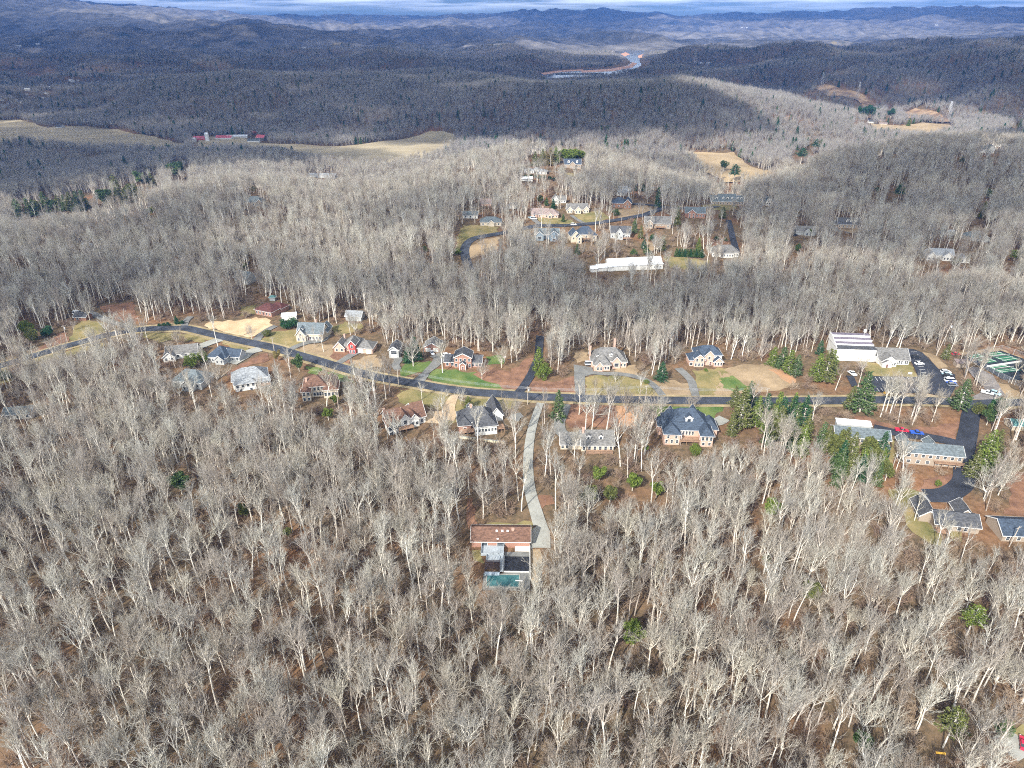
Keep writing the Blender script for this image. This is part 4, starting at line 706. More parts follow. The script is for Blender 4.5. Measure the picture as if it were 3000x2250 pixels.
house('cream bungalow with dark green roof above the curving road', (1438,662), 0, [(-9,9,0,10,3.4,'hip',3.6),(-2,3,-2,3,3.4,'gy',2)], 'cream', 'slate', wins=[(0,'f',1.6,4)])
house('pinkish roofed house deep in the trees left of the upper street', (1423,604), 0, [(-5,5,0,8,3,'gx',3)], 'pink', 'taupe', prot=0.5)
house('pale gabled outbuilding in the trees right of the pinkish roof', (1502,612), 0, [(-3.5,3.5,0,6,3,'gy',2.4)], 'white', 'pale', prot=0.7, name='outbuilding', cat='outbuilding')
house('tan cottage with white gable edge beneath the far dark trunks', (1824,496), 6, [(-5,5,0,8,3,'gx',2.6),(1,5,-2,4,3,'gy',2.2)], 'tan', 'taupe', prot=0.7)
house('long blue grey roofed mansion with seven white dormers', (2130,601), -1, [(-9,9,0,12,4,'gx',6.0),(-17,-9,1,11,3.6,'gx',4.8),(9,17,1,11,3.6,'gx',4.8)], 'tan', 'slate', wins=[(0,'f',1.8,5),(1,'f',1.6,3),(2,'f',1.6,3)], dorm=[(-4.6,1.6,5.4,2,2,3),(0,1.6,5.4,2,2,3),(4.6,1.6,5.4,2,2,3),(-14.5,2.6,5,2,2,3),(-11,2.6,5,2,2,3),(11,2.6,5,2,2,3),(14.5,2.6,5,2,2,3)])
house('blue grey roofed brick house with a white gable near the junction', (2040,640), -4, [(-10,8,2,11,4.6,'gx',4.2),(-8,-1,0,8,5.2,'gy',2.8)], 'brick', 'slate', wins=[(1,'f',3.4,2),(1,'f',1.2,2),(0,'f',2,[.6,.75,.9])], wall2='white', wall2_blocks=())
house('brown brick house with grey gable roof and round terrace', (1927,671), -5, [(-11,11,2,12,4.4,'gx',4.8),(-11,-4,0,9,4.8,'gy',3.0)], 'tan', 'grey', wins=[(1,'f',2.6,2),(0,'f',2,[.5,.65,.9])], deck=[(-2,6,-2,2,2)])
house('small white gabled house alone in the right wood', (2250,602), 0, [(-5,5,2,9,4.6,'gx',3.2),(-2.5,2.5,0,5,5,'gy',2.8)], 'white', 'slate', wins=[(1,'f',2,2),(1,'f',4.6,1)], prot=0.8)
house('grey house with white framed gable and dark shed in the right wood', (2362,692), -4, [(-8,8,2,11,3.6,'gx',3.4),(-2,3,0,6,3.8,'gy',2.4)], 'grey', 'grey', wins=[(1,'f',1.8,1,1.6,1.6)], prot=0.75)
house('grey hip roofed house with white front at the foot of the black driveway', (2126,755), -4, [(-10,10,2,13,3.6,'hip',4.6),(-4,6,0,5,3.6,'hip',2.4)], 'white', 'grey', wins=[(1,'f',1.8,5),(0,'f',1.8,[.06,.94])], prot=0.85)
house('dark roofed house with three white dormers above a tan yard', (2487,670), -6, [(-9.5,9.5,1,10,3.8,'gx',4.6),(-13,-9.4,2,8,3,'gx',2.6)], 'tan', 'charcoal', wins=[(0,'f',1.7,6)], dorm=[(-2,2.4,5.2,1.7,1.8,2.6),(1.4,2.4,5.2,1.7,1.8,2.6),(4.6,2.4,5.2,1.7,1.8,2.6)])
house('pale blue roofed white house with many gables in the right wood', (2762,765), -8, [(-8,9,4,14,3.6,'gx',3.6),(-12,-5.5,0,10,3.6,'gy',3.0),(0,7,1,8,3.6,'gy',3.0),(11,18,-2,5,3.0,'gy',2.2)], 'white', 'pale', wins=[(1,'f',1.7,2),(2,'f',1.7,3),(3,'f',1.6,2)])
house('dark green roofed house behind tall trunks in the right wood', (2861,707), -6, [(-8,8,0,11,3.4,'hip',4.2),(2,9,-3,3,3.2,'gy',2.2)], 'grey', 'slate', wins=[(0,'f',1.6,3)], prot=0.6)
house('long white trailer home in the right wood', (2776,689), 0, [(-5.5,5.5,0,5,2.8,'gx',1.2)], 'white', 'pale', wins=[(0,'f',1.5,4)], prot=0.8)
house('white house with steep grey gable near the right edge ridge', (2893,449), 0, [(-9,0,2,9,5,'gx',3.4),(0,8,0,9,6,'gy',3.6)], 'white', 'slate', wins=[(1,'f',2,2)], prot=0.8)
house('white framed house on the far right ridge', (2932,429), 0, [(-8,8,0,8,5,'gx',2.6)], 'white', 'pale', wins=[(0,'f',1.4,4),(0,'f',4,4)], prot=0.7)
house('dark roofed house with white windows on the right ridge', (2611,453), 0, [(-8,8,0,9,5,'gx',4)], 'dark', 'charcoal', wins=[(0,'f',1.6,3,1.4,1.6),(0,'f',4.2,3,1.4,1.6)], prot=0.8)
house('green grey roofed house in the bright trees of the left ridge', (744,605), 0, [(-8,8,0,10,4,'hip',4.4),(3,9,-2,5,4,'gy',3.0)], 'tan', 'slate', wins=[(0,'f',1.8,3),(1,'f',1.8,2)], prot=0.6)
house('blue gabled house almost hidden in the left wood', (708,832), -20, [(-5.5,5.5,0,9,4.6,'gx',3.4),(-4,1,-1.5,4,4.6,'gy',2.8)], 'grey', 'slate', prot=0.55)
house('white cottage deep in the left wood', (254,734), 0, [(-4,4,0,6,3,'gx',2)], 'white', 'pale', prot=0.55)
# greenhouse: long stepped white building
house('long white greenhouse with stepped ridges below the upper houses', (1862,791), 9, [(-21,21,0,4.5,3.6,'shed',1.0),(-20,21,4.5,11,4.6,'gx',2.4),(-29,-20.2,1,7,3.0,'gx',1.6),(-34,-29.2,0,5,2.6,'gx',1.4)], 'white', 'white', wins=[(0,'f',1.6,[.78,.84,.9,.96],.8,.8)], name='greenhouse', cat='greenhouse')
# ------------------------------------------------------------------ vehicles
M_TYRE = mat('tyre_rubber', (0.02,0.02,0.02), var=0.1); M_CARG = mat('car_glass', (0.02,0.025,0.03), rough=0.08, spec=0.8, var=0.1); M_LAMP = mat('headlight_lens', (0.8,0.8,0.78), rough=0.2, var=0.02); M_RIM = mat('wheel_rim', (0.45,0.45,0.46), rough=0.35, metal=0.6, var=0.05)
PAINT = {'white': (0.80,0.81,0.82), 'red': (0.42,0.02,0.05), 'blue': (0.03,0.09,0.38), 'black': (0.02,0.022,0.026), 'silver': (0.45,0.48,0.50), 'grey': (0.20,0.21,0.22), 'cyan': (0.35,0.50,0.55)}
VEH = {}
def vehicle_proto(kind, colr):
    m_ = mat('paint_'+colr, PAINT[colr], rough=0.28, spec=0.6, var=0.04)
    L, Wd = {'sedan': (4.7, 1.8), 'suv': (4.9, 1.95), 'van': (5.6, 2.1), 'pickup': (5.6, 2.0)}[kind]
    # side outline along x (front = +x), extruded across y
    if kind == 'sedan': pr = [(-L/2,.35),(-L/2,.85),(-L/2+.2,.95),(L/2-.5,.85),(L/2,.65),(L/2,.35)]; cb = [(-1.75,.93),(-1.15,1.42),(.35,1.42),(1.15,.9)]
    elif kind == 'suv': pr = [(-L/2,.4),(-L/2,1.05),(L/2-.6,1.0),(L/2,.8),(L/2,.4)]; cb = [(-L/2+.05,1.03),(-L/2+.35,1.75),(.55,1.75),(1.3,1.0)]
    elif kind == 'van': pr = [(-L/2,.4),(-L/2,1.2),(L/2-.5,1.1),(L/2,.85),(L/2,.4)]; cb = [(-L/2+.03,1.18),(-L/2+.1,2.1),(1.4,2.1),(2.3,1.08)]
    else: pr = [(-L/2,.5),(-L/2,1.1),(-.5,1.1),(1.2,1.1),(L/2-.1,1.0),(L/2,.8),(L/2,.5)]; cb = [(-.9,1.08),(-.75,1.8),(.7,1.8),(1.4,1.08)]
    b = MB(); b.prism(pr, -Wd/2, Wd/2, 'y')
    tp = [(x*0.97+.0, z+.02) for x, z in cb[1:3]]; b.prism([(cb[1][0]+.05, cb[1][1]-.02), (cb[2][0]-.05, cb[2][1]-.02), (cb[2][0]-.15, cb[2][1]+.05), (cb[1][0]+.1, cb[1][1]+.05)], -Wd/2+.14, Wd/2-.14, 'y')
    if kind == 'pickup': b.prism([(-L/2+.02,1.09),(-L/2+.02,1.3),(-.95,1.3),(-.95,1.09)], -Wd/2, -Wd/2+.1, 'y'); b.prism([(-L/2+.02,1.09),(-L/2+.02,1.3),(-.95,1.3),(-.95,1.09)], Wd/2-.1, Wd/2, 'y')
    body = b.build('body', m_); g_ = MB(); g_.prism(cb, -Wd/2+.1, Wd/2-.1, 'y'); gl = g_.build('windows', M_CARG)
    w_ = MB(); w_.tube((0, -.12, 0), (0, .12, 0), .34, .34, 12); wh = w_.build('wheel', M_TYRE); r_ = MB(); r_.tube((0, -.135, 0), (0, .135, 0), .19, .19, 8); rm = r_.build('rim', M_RIM)
    l_ = MB(); l_.box(-.03, .03, -.2, .2, -.08, .08); hl = l_.build('headlight', M_LAMP)
    parts = [o.data for o in (body, gl, wh, rm, hl)]
    for o in (body, gl, wh, rm, hl): bpy.data.objects.remove(o)
    return parts, L, Wd
def vehicle(kind, colr, px, heading, label, group=None, cat=None, up=0.5):
    k = (kind, colr)
    if k not in VEH: VEH[k] = vehicle_proto(kind, colr)
    (bd, gd, wd_, rd_, hd), L, Wd = VEH[k]; g = G(*px)
    name = {'sedan': 'parked_car', 'suv': 'parked_car', 'van': 'parked_van', 'pickup': 'pickup_truck'}[kind]
    r = empty(name, (g.x, g.y, g.z+up), R(heading)); tag(r, label, cat or {'sedan': 'car', 'suv': 'car', 'van': 'van', 'pickup': 'pickup truck'}[kind], group)
    def put(n, d, loc, par=r):
        o = bpy.data.objects.new(n, d); COL.objects.link(o); o.parent = par; o.location = loc; return o
    put('body', bd, (0, 0, 0)); put('windows', gd, (0, 0, 0))
    for sx in (-1, 1):
        for sy in (-1, 1): w = put('wheel', wd_, (sx*L*.31, sy*(Wd/2-.08), .34)); put('rim', rd_, (0, 0, 0), w)
    for sy in (-1, 1): put('headlight', hd, (L/2+.005, sy*Wd*.33, .62))
    PROTECT.append((px[0]-9, px[1]-9, px[0]+9, px[1]+5, 0.8)); return r
vehicle('sedan', 'white', (1266,1038), -70, 'white car in front of the two door garage')
vehicle('suv', 'white', (1309,1045), 20, 'white car with open hatch beside the brick house')
vehicle('van', 'silver', (1728,1071), 5, 'silver van beside the pink mansion garage')
vehicle('van', 'white', (549,1032), 75, 'white van beside the left grey house')
vehicle('pickup', 'red', Z(z6,928,1236), -12, 'red pickup truck on the dark lane behind the apartments')
vehicle('pickup', 'blue', Z(z6,1085,1264), -12, 'blue pickup truck next to the red one')
vehicle('pickup', 'white', Z(z6,1822,842), -35, 'white pickup truck near the road junction at right')
vehicle('suv', 'cyan', Z(z6,1905,846), -50, 'pale blue car right of the white pickup')
vehicle('suv', 'black', Z(z6,1078,468), 4, 'black car alone in the church car park row')
vehicle('sedan', 'white', Z(z6,1113,535), 3, 'white car parked near the church lawn')
vehicle('pickup', 'white', Z(z6,410,640), 100, 'white truck parked left of the church lawn')
vehicle('sedan', 'red', Z(z6,1495,436), 0, 'small red car below the fir by the tennis courts')
for k, (c_, kd_, lb) in enumerate((('white','suv','topmost white car of the right parking row'), ('cyan','sedan','pale blue second car of the right parking row'), ('black','suv','black third car of the right parking row'), ('silver','sedan','silver fourth car of the right parking row'), ('white','van','white van in the right parking row'), ('blue','sedan','blue car second from the bottom of the parking row'), ('grey','suv','grey car at the bottom of the right parking row'))):
    vehicle(kd_, c_, Z(z6, 1388+k*12, 622+k*23), -4, lb, 'cars in the right parking row of the church')
vehicle('van', 'white', (1564,644), -6, 'white van in front of the taupe roofed house')
vehicle('sedan', 'cyan', (1556,640), -6, 'pale car behind the white van on the upper street')
vehicle('suv', 'white', (1680,661), 2, 'white car parked on the upper street', up=0.55)
vehicle('sedan', 'white', (2155,746), 10, 'white car before the house at the black driveway foot')
vehicle('sedan', 'red', (2995,2185), 60, 'red and white vehicle at the bottom right corner')
vehicle('sedan', 'black', (2330,692), 20, 'black car below the white framed gable in the right wood')
vehicle('suv', 'white', (2583,451), 0, 'white vehicle left of the dark house on the right ridge')
vehicle('van', 'white', (228,922), 0, 'small white trailer by the brown shed at left')
# ------------------------------------------------------------------ poles, hoop, furniture
M_POLE = mat('weathered_pole', (0.38,0.34,0.29), var=0.2); M_MET = mat('galvanised_steel', (0.52,0.54,0.56), rough=0.45, metal=0.3, var=0.08)
def pole(px, hgt, label, lean=(0, 0), trans=True, arm=True, rz=0.4):
    g = G(*px); r = empty('utility_pole', g, rz); tag(r, label, 'utility pole'); t = (lean[0], lean[1], hgt)
    q = MB(); q.tube((0, 0, -.5), t, .19, .13, 8); q.build('pole', M_POLE, r)
    if arm: q = MB(); q.box(t[0]-1.2, t[0]+1.2, t[1]-.06, t[1]+.06, hgt-.75, hgt-.6); [q.tube((t[0]+x, t[1], hgt-.6), (t[0]+x, t[1], hgt-.35), .06, .04, 6) for x in (-1.1, -.5, .5, 1.1)]; q.build('crossarm', M_POLE, r)
    if trans: q = MB(); q.tube((t[0]+.42, t[1]-.2, hgt-2.6), (t[0]+.42, t[1]-.2, hgt-1.4), .3, .3, 10); q.build('transformer', M_MET, r)
    x, y, _ = project(np.array([[g.x, g.y, g.z+hgt]])); PROTECT.append((px[0]-5, y[0], px[0]+5, px[1], 0.85))
    return Vector((g.x, g.y, g.z+hgt-.5))
pole((198,1004), 11, 'utility pole with transformer above the road at far left', (.6, 0)); pole((2742,1043), 19, 'tall leaning pole at the wood edge right of the church', (4.5, 0), arm=False)
pole((2615,1370), 8, 'utility pole with transformer on the apartment lawn'); pole((2907,1186), 9, 'utility pole at the road junction', (1, 0)); pole((2904,1262), 9, 'utility pole left of the teal roofed garage')
pole((1797,644), 10, 'wooden pole by the upper street lawn', trans=False, arm=False); pole((1820,656), 6, 'short post beside the upper street', trans=False, arm=False); pole((2956,1602), 9, 'lamp pole in front of the slate blue house', (1, 0), trans=False)
pole((804,1030), 9, 'utility pole at the road kerb by the cream house', trans=False); pole((416,975), 10, 'utility pole beside the left road bend', trans=False); pole((1546,1185), 10, 'utility pole at the side road junction', trans=True); pole((2346,634), 11, 'pale pole in the right wood clearing', trans=False, arm=False)
def hoop():
    g = G(1478,1062); r = empty('basketball_hoop', g, 0.1); tag(r, 'basketball hoop with white fan backboard in the brick house yard', 'basketball hoop')
    q = MB(); q.tube((0,.5,-.3),(0,.3,3.0),.08,.07,8); q.build('pole', M_MET, r)
    q = MB(); pts = [(-.9,2.6)]+[(-.95*math.cos(a), 3.2+.7*math.sin(a)) for a in np.linspace(0, PI, 9)]+[(.9,2.6)]; q.prism([(x, z) for x, z in pts], .2, .27, 'y'); q.build('backboard', M_TRIM, r)
    q = MB(); [q.tube((.23*math.cos(a), -.1+.23*math.sin(a), 3.0), (.23*math.cos(a+.6), -.1+.23*math.sin(a+.6), 3.0), .02, .02, 5) for a in np.arange(0, 6.2, .6)]; q.build('rim', mat('orange_rim', (.6,.15,.03)), r); PROTECT.append((1468,1020,1490,1062,.9))
hoop()
# pool behind the ranch house
g0 = G(1468,1604); rzr = R(-1)
def rl(x, y, z=0.0): return Vector((g0.x+x*math.cos(rzr)-y*math.sin(rzr), g0.y+x*math.sin(rzr)+y*math.cos(rzr), g0.z+z))
def localbox(name, boxes, m_, label=None, cat=None, kind=None):
    q = MB(); [q.box(*b_) for b_ in boxes]; o = q.build(name, m_); o.location = g0; o.rotation_euler = (0, 0, rzr); tag(o, label, cat, kind=kind); return o
localbox('pool_terrace', [(-5.6,10.3,-20.5,-13.4,-1.5,0.35),(1.2,10.2,-13.4,-2.6,-1.5,0.3)], M_GRAV, kind='structure')
r = empty('swimming_pool', rl(-4.2,-19.6,0.35), rzr); tag(r, 'covered teal swimming pool behind the brown roofed ranch house', 'swimming pool')
q = MB(); q.box(0,10.8,0,5.4,0.02,0.10); q.build('pool_cover', mat('teal_pool_cover', (0.012,0.075,0.085), col2=(0.07,0.17,0.17), scale=0.4), r)
q = MB(); [q.box(*b_) for b_ in ((-.4,11.2,-.4,-.01,0,.16),(-.4,11.2,5.41,5.8,0,.16),(-.4,-.01,0,5.4,0,.16),(10.81,11.2,0,5.4,0,.16))]; q.build('coping', M_CONC, r)
q = MB(); q.box(9.6,12.0,2.2,2.7,.45,.55); q.box(11.4,11.9,2.25,2.65,.0,.45); q.build('diving_board', M_TRIM, r)
r = empty('garden_pond', rl(1.4,-12.6,0.3), rzr); tag(r, 'black covered garden bed between the deck and the terrace wall', 'garden bed')
q = MB(); q.box(0,8.6,0,7.6,.02,.12); q.build('cover', mat('black_tarp', (0.018,0.020,0.024), var=.5, scale=.8, rough=.5), r); q = MB(); q.box(-.12,-.01,0,7.6,0,.5); q.box(0,8.6,-.12,-.01,0,.5); q.build('edging', M_TRIM, r)
r = empty('pergola', rl(-5.2,-13.2,0), rzr); tag(r, 'low dark slatted enclosure with two pale blue panels beside the pool', 'pergola')
q = MB(); [q.box(.1,5.0,.2+k*.5,.32+k*.5,1.9,2.05) for k in range(9)]; q.box(0,.12,0,4.8,-.5,1.9); q.box(5.0,5.12,0,4.8,-.5,1.9); q.build('slats', mat('dark_slat', (.07,.05,.05)), r)
q = MB(); q.box(0,2.5,-1.3,-.1,.3,1.0); q.box(2.6,5.1,-1.3,-.1,.3,1.0); q.build('panel', mat('pale_blue_panel', (.32,.38,.43)), r)
# retaining wall below the dark grey house
a = G(1346,1283); b_ = G(1478,1300); d = (b_-a); r = empty('retaining_wall', a, math.atan2(d.y, d.x)); q = MB(); q.box(0, d.length, -.3, .3, -1, 1.0); q.build('wall', mat('pale_block', (.52,.47,.34), var=.15), r); q = MB(); q.box(-.05, d.length+.05, -.35, .35, 1.003, 1.1); q.build('coping', M_CONC, r); tag(r, 'pale retaining wall below the dark grey roofed house', 'wall')
# yellow play frame at the bottom right
r = empty('playset', G(2748,2222), -0.1); tag(r, 'yellow topped wooden playset at the lower right edge of the wood', 'playset'); s_ = 1.0
q = MB(); q.tube((-1.2,0,2.2),(1.2,0,2.2),.28,.28,8); q.build('roof_tube', mat('yellow_plastic', (.75,.42,.06)), r)
q = MB(); [q.tube((x, y*1.1, -.2), (x, y*.1, 2.2), .07, .07, 6) for x in (-1.2, 0, 1.2) for y in (-1, 1)]; q.build('frame', M_WOODD, r); PROTECT.append((2720,2190,2772,2232,.9))
# ------------------------------------------------------------------ tennis courts
tp = z6((1560,450),(1965,378),(2420,520),(2380,660),(2100,720)); W4 = [G(*p) for p in tp]
pad('court_surface', z6((1560,452),(1965,388),(2212,476),(2480,560),(2380,700),(1990,690),(1700,520)), mat('dark_court', (0.02,0.028,0.036), var=.2, scale=.3), 0.45)
M_COURT = mat('green_court', (0.02,0.12,0.06), var=.15, scale=.3)
for k, pp in enumerate((((1610,445),(1735,420),(1935,505),(1810,525)), ((1775,418),(1950,402),(2160,480),(2010,505)), ((1840,560),(2010,535),(2180,600),(1960,625)), ((2210,560),(2400,520),(2560,590),(2400,620)))):
    w_ = wpoly(z6(*pp)); clear_poly(w_); sheet('tennis_court', w_, M_COURT, off=0.5, step=8); ps = z6(*pp); mid = lambda a, b_, t: (a[0]+(b_[0]-a[0])*t, a[1]+(b_[1]-a[1])*t)
    mb = MB()
    def ln(a, b_, wd=.2):
        p = G(*a); q_ = G(*b_); d = Vector((q_.x-p.x, q_.y-p.y)); n = Vector((-d.y, d.x)).normalized()*wd/2; mb.add([(x, y, hz1(x, y)+.58) for x, y in ((p.x+n.x, p.y+n.y), (q_.x+n.x, q_.y+n.y), (q_.x-n.x, q_.y-n.y), (p.x-n.x, p.y-n.y))], [(0, 1, 2, 3)])
    A_, B_, C_, D_ = ps
    for s, e_ in ((mid(A_, B_, .12), mid(D_, C_, .12)), (mid(A_, B_, .88), mid(D_, C_, .88)), (mid(A_, D_, .12), mid(B_, C_, .12)), (mid(A_, D_, .88), mid(B_, C_, .88)), (mid(A_, D_, .32), mid(B_, C_, .32)), (mid(A_, D_, .68), mid(B_, C_, .68))): ln(s, e_)
    tag(mb.build('court_line', M_PAINT), kind='structure')
    p, q_ = G(*mid(A_, D_, .5)), G(*mid(B_, C_, .5)); d = q_-p; r = empty('tennis_net', Vector((p.x, p.y, p.z+.5)), math.atan2(d.y, d.x)); L = math.hypot(d.x, d.y)
    m1 = MB(); m1.box(0, L, -.02, .02, .08, .95); m1.build('net', mat('net_mesh', (.08,.09,.09)), r); m1 = MB(); m1.box(0, L, -.03, .03, .953, 1.03); m1.build('tape', M_TRIM, r)
    for xx in (-.05, L+.05): m1 = MB(); m1.tube((xx, 0, 0), (xx, 0, 1.07), .05, .05, 6); m1.build('post', M_MET, r)
    tag(r, ['tennis net of the upper left green court', 'tennis net of the upper right green court', 'tennis net of the nearer green court', 'tennis net of the court cut by the right edge'][k], 'tennis net', 'nets of the tennis courts')
def fence(pts, hgt, label, step=3.0, up=0.3, meshm=None, rail=True):
    P = [G(*p) for p in pts]; r = empty('chain_link_fence', P[0]); tag(r, label, 'fence'); q = MB(); w_ = MB()
    for a, b_ in zip(P[:-1], P[1:]):
        L = (b_-a).length; n_ = max(1, int(L/step))
        for k in range(n_+1):
            p = a+(b_-a)*k/n_-P[0]; m1 = MB(); m1.tube((p.x, p.y, p.z-.3), (p.x, p.y, p.z+hgt), .07, .07, 6); m1.build('post', M_MET, r)
        a2, b2 = a-P[0], b_-P[0]
        for z_ in np.linspace(.6, hgt, 7): w_.tube((a2.x, a2.y, a2.z+z_), (b2.x, b2.y, b2.z+z_), .025 if z_ < hgt-.1 else .05, .025 if z_ < hgt-.1 else .05, 4)
    w_.build('wire', M_MET, r)
fence(z6((1600,470),(1700,530),(1830,600),(1990,690),(2230,800)), 3.2, 'wire fence with steel posts along the near side of the tennis courts')
fence(z6((1600,462),(1970,380),(2230,470),(2330,520)), 3.2, 'wire fence along the far side of the tennis courts', 6)
a, b_ = G(*Z(z6,1815,570)), G(*Z(z6,2180,512)); d = b_-a; r = empty('windscreen_panel', a, math.atan2(d.y, d.x)); q = MB(); q.box(0, math.hypot(d.x, d.y), -.05, .05, .8, 1.9); q.build('screen', M_TRIM, r); q = MB(); [q.tube((x, .1, -.2), (x, .1, 2.0), .05, .05, 6) for x in np.linspace(0, math.hypot(d.x, d.y), 6)]; q.build('frame', M_MET, r); tag(r, 'long white screen panel between the tennis courts', 'screen')
# small signs / boxes
for (px_, lb, c_) in (((Z(z6,1015,640)), 'small white sign on the church lawn', M_TRIM), (Z(z6,758,845), 'yellow marker post between the car park and the road', mat('yellow_plastic', (.75,.42,.06)))):
    r = empty('sign', G(*px_)); tag(r, lb, 'sign'); q = MB(); q.box(-1.0,1.0,-.08,.08,.7,1.8); q.build('board', c_, r); q = MB(); q.tube((-.8,0,-.2),(-.8,0,.7),.06,.06,6); q.tube((.8,0,-.2),(.8,0,.7),.06,.06,6); q.build('post', M_POLE, r)
# power line along the road
def wires(pts, label):
    r = empty('power_line', pts[0]); tag(r, label, 'power line'); q = MB()
    for a, b_ in zip(pts[:-1], pts[1:]):
        for o_ in (-.9, 0, .9):
            pv_ = None
            for k in range(9):
                t = k/8; p = a+(b_-a)*t-pts[0]+Vector((0, o_, -2.2*4*t*(1-t)*((b_-a).length/90)))
                if pv_ is not None: q.tube(pv_, p, .035, .035, 3, caps=False)
                pv_ = p
    q.build('wire', M_MET, r)
wp_ = [G(x, y)+Vector((0, 0, 9.2)) for x, y in ((1168,1130),(1546,1185),(1890,1180),(2240,1186))]
wires(wp_, 'three thin power wires running along the main road')
for (x, y), lb in (((1168,1130), 'utility pole among the trees left of the brick house lawn'), ((1890,1180), 'utility pole on the road edge before the blue black house'), ((2240,1188), 'utility pole hidden among the pines by the road')): pole((x, y), 9.7, lb, trans=False)
# ------------------------------------------------------------------ farm in the left valley
def simple(px, rz, L, D, H, rise, wl, rf, label, name='barn', cat='barn', along='gx', wins=(), group=None): return house(label, px, rz, [(-L/2,L/2,0,D,H,along,rise)], wl, rf, wins=wins, cat=cat, name=name, prot=0.95, group=group, padm=4)
simple((588,413), 4, 30, 12, 5, 4, 'red', 'pinkred', 'red roofed barn left of the silo'); simple((655,411), -4, 34, 14, 5, 4, 'white', 'pinkred', 'large pink red roofed barn right of the silo')
simple((694,405), 8, 44, 10, 4, 2.5, 'white', 'white', 'long white farm shed behind the pink red barn'); simple((762,412), -20, 20, 12, 6, 5, 'dark', 'pinkred', 'dark barn with red roof at the farm right end'); simple((743,419), 4, 24, 10, 4.5, 3.5, 'white', 'slate', 'slate roofed farmhouse below the dark barn', 'house', 'house')
simple((566,416), 0, 8, 10, 5, 3, 'white', 'white', 'small white shed at the left end of the farm'); simple((735,391), 10, 28, 8, 3, 2, 'red', 'pinkred', 'low red roofed shed at the wood edge above the farm'); simple((172,377), -6, 16, 12, 4, 5, 'grey', 'charcoal', 'grey barn alone between the two left pastures')
simple((330,364), -6, 26, 8, 4, 2.5, 'white', 'white', 'white farm building at the wood edge beyond the left pasture'); simple((250,358), 0, 18, 8, 4, 3, 'white', 'pale', 'pale farm house behind the left pasture'); simple((493,380), 0, 14, 8, 3, 2, 'white', 'white', 'small white shed beyond the middle pasture')
simple((942,521), -4, 44, 14, 4, 2.0, 'grey', 'pale', 'long pale blue roofed building behind the bright ridge', 'warehouse', 'warehouse')
g = G(609,416); r = empty('silo', g); tag(r, 'tall pale concrete silo at the valley farm', 'silo'); q = MB(); q.tube((0,0,-1),(0,0,17),4.2,4.2,20); q.build('tower', mat('silo_concrete', (.55,.55,.52)), r); q = MB(); [q.tube((0,0,17+2.2*math.sin(a)), (0,0,17+2.2*math.sin(a+.4)), 4.25*math.cos(a), 4.25*max(math.cos(a+.4), .02), 20, caps=False) for a in (0,.4,.8,1.17)]; q.build('dome', mat('silo_dome', (.7,.72,.75), rough=.4), r); q = MB(); q.box(-4.6,-4.2,-.4,.4,0,17); q.build('chute', M_MET, r); PROTECT.append((598,390,620,414,.97))
simple((2554,361), 0, 15, 9, 4, 3.5, 'white', 'charcoal', 'white house with dark roof in the right valley', 'house', 'house'); simple((2582,358), 10, 10, 8, 3.5, 3, 'tan', 'taupe', 'tan cottage in the right valley', 'house', 'house'); simple((2588,366), -10, 18, 8, 3, 2.2, 'cream', 'taupe', 'long low cream shed in the right valley', 'shed', 'shed')
# far houses
def far(pts, group, label, seed):
    rr = random.Random(seed); OR_ = 'first second third fourth fifth sixth seventh eighth ninth tenth eleventh twelfth thirteenth fourteenth fifteenth sixteenth seventeenth eighteenth'.split()
    for k, (x, y, wpx) in enumerate(sorted(pts)):
        g = G(x, y, 3); L = max(9, min(60, wpx*(g-Vector((0, 0, CAMH))).length/2001*0.72)); H = 4+L*.06
        g2 = G(x, y); hh = house(label % OR_[k], (x, y), rr.uniform(-30, 30), [(-L/2,L/2,0,L*.55,H,'gx',L*.14)], 'white', rr.choice(['white','pale','white','slate']), name='far_house', prot=0.98, padm=5, group=group)
far([(622,222,11),(634,215,10),(648,218,12),(662,226,12),(668,213,9),(684,210,10),(688,222,12),(700,218,9),(676,230,10),(716,236,11),(752,220,12),(744,214,8),(728,240,8),(640,227,12)], 'white houses of the hilltop cluster', 'tiny white house, %s from the left of the cluster on the far wooded hilltop', 3)
far([(10,287,12),(30,286,10),(10,315,14),(46,298,11),(60,304,10),(80,266,14),(76,280,10),(140,260,20),(136,276,14),(90,252,10),(206,240,18),(228,238,8),(246,222,10),(262,222,8),(190,220,14),(268,245,6),(128,291,8),(4,296,10)], 'white houses of the far left settlement', 'tiny white house, %s from the left of the scattered settlement at far left', 4)
far([(413,194,8),(424,184,8),(388,168,8),(444,196,8),(516,196,8),(612,140,8),(684,152,14),(700,150,9),(822,138,10),(888,141,14),(872,139,7),(418,170,6),(390,223,6)], 'far white houses in the blue hills', 'tiny white house, %s from the left in the dark blue hills left of centre', 5)
far([(55,137,14),(110,131,12),(150,133,12),(1483,193,12),(2055,188,14),(2075,188,12),(2095,193,10),(2130,203,9),(2175,82,8),(2745,75,10),(2662,60,4),(2188,82,6)], 'far pale buildings near the skyline', 'tiny pale building, %s from the left in the far hills near the skyline', 6)
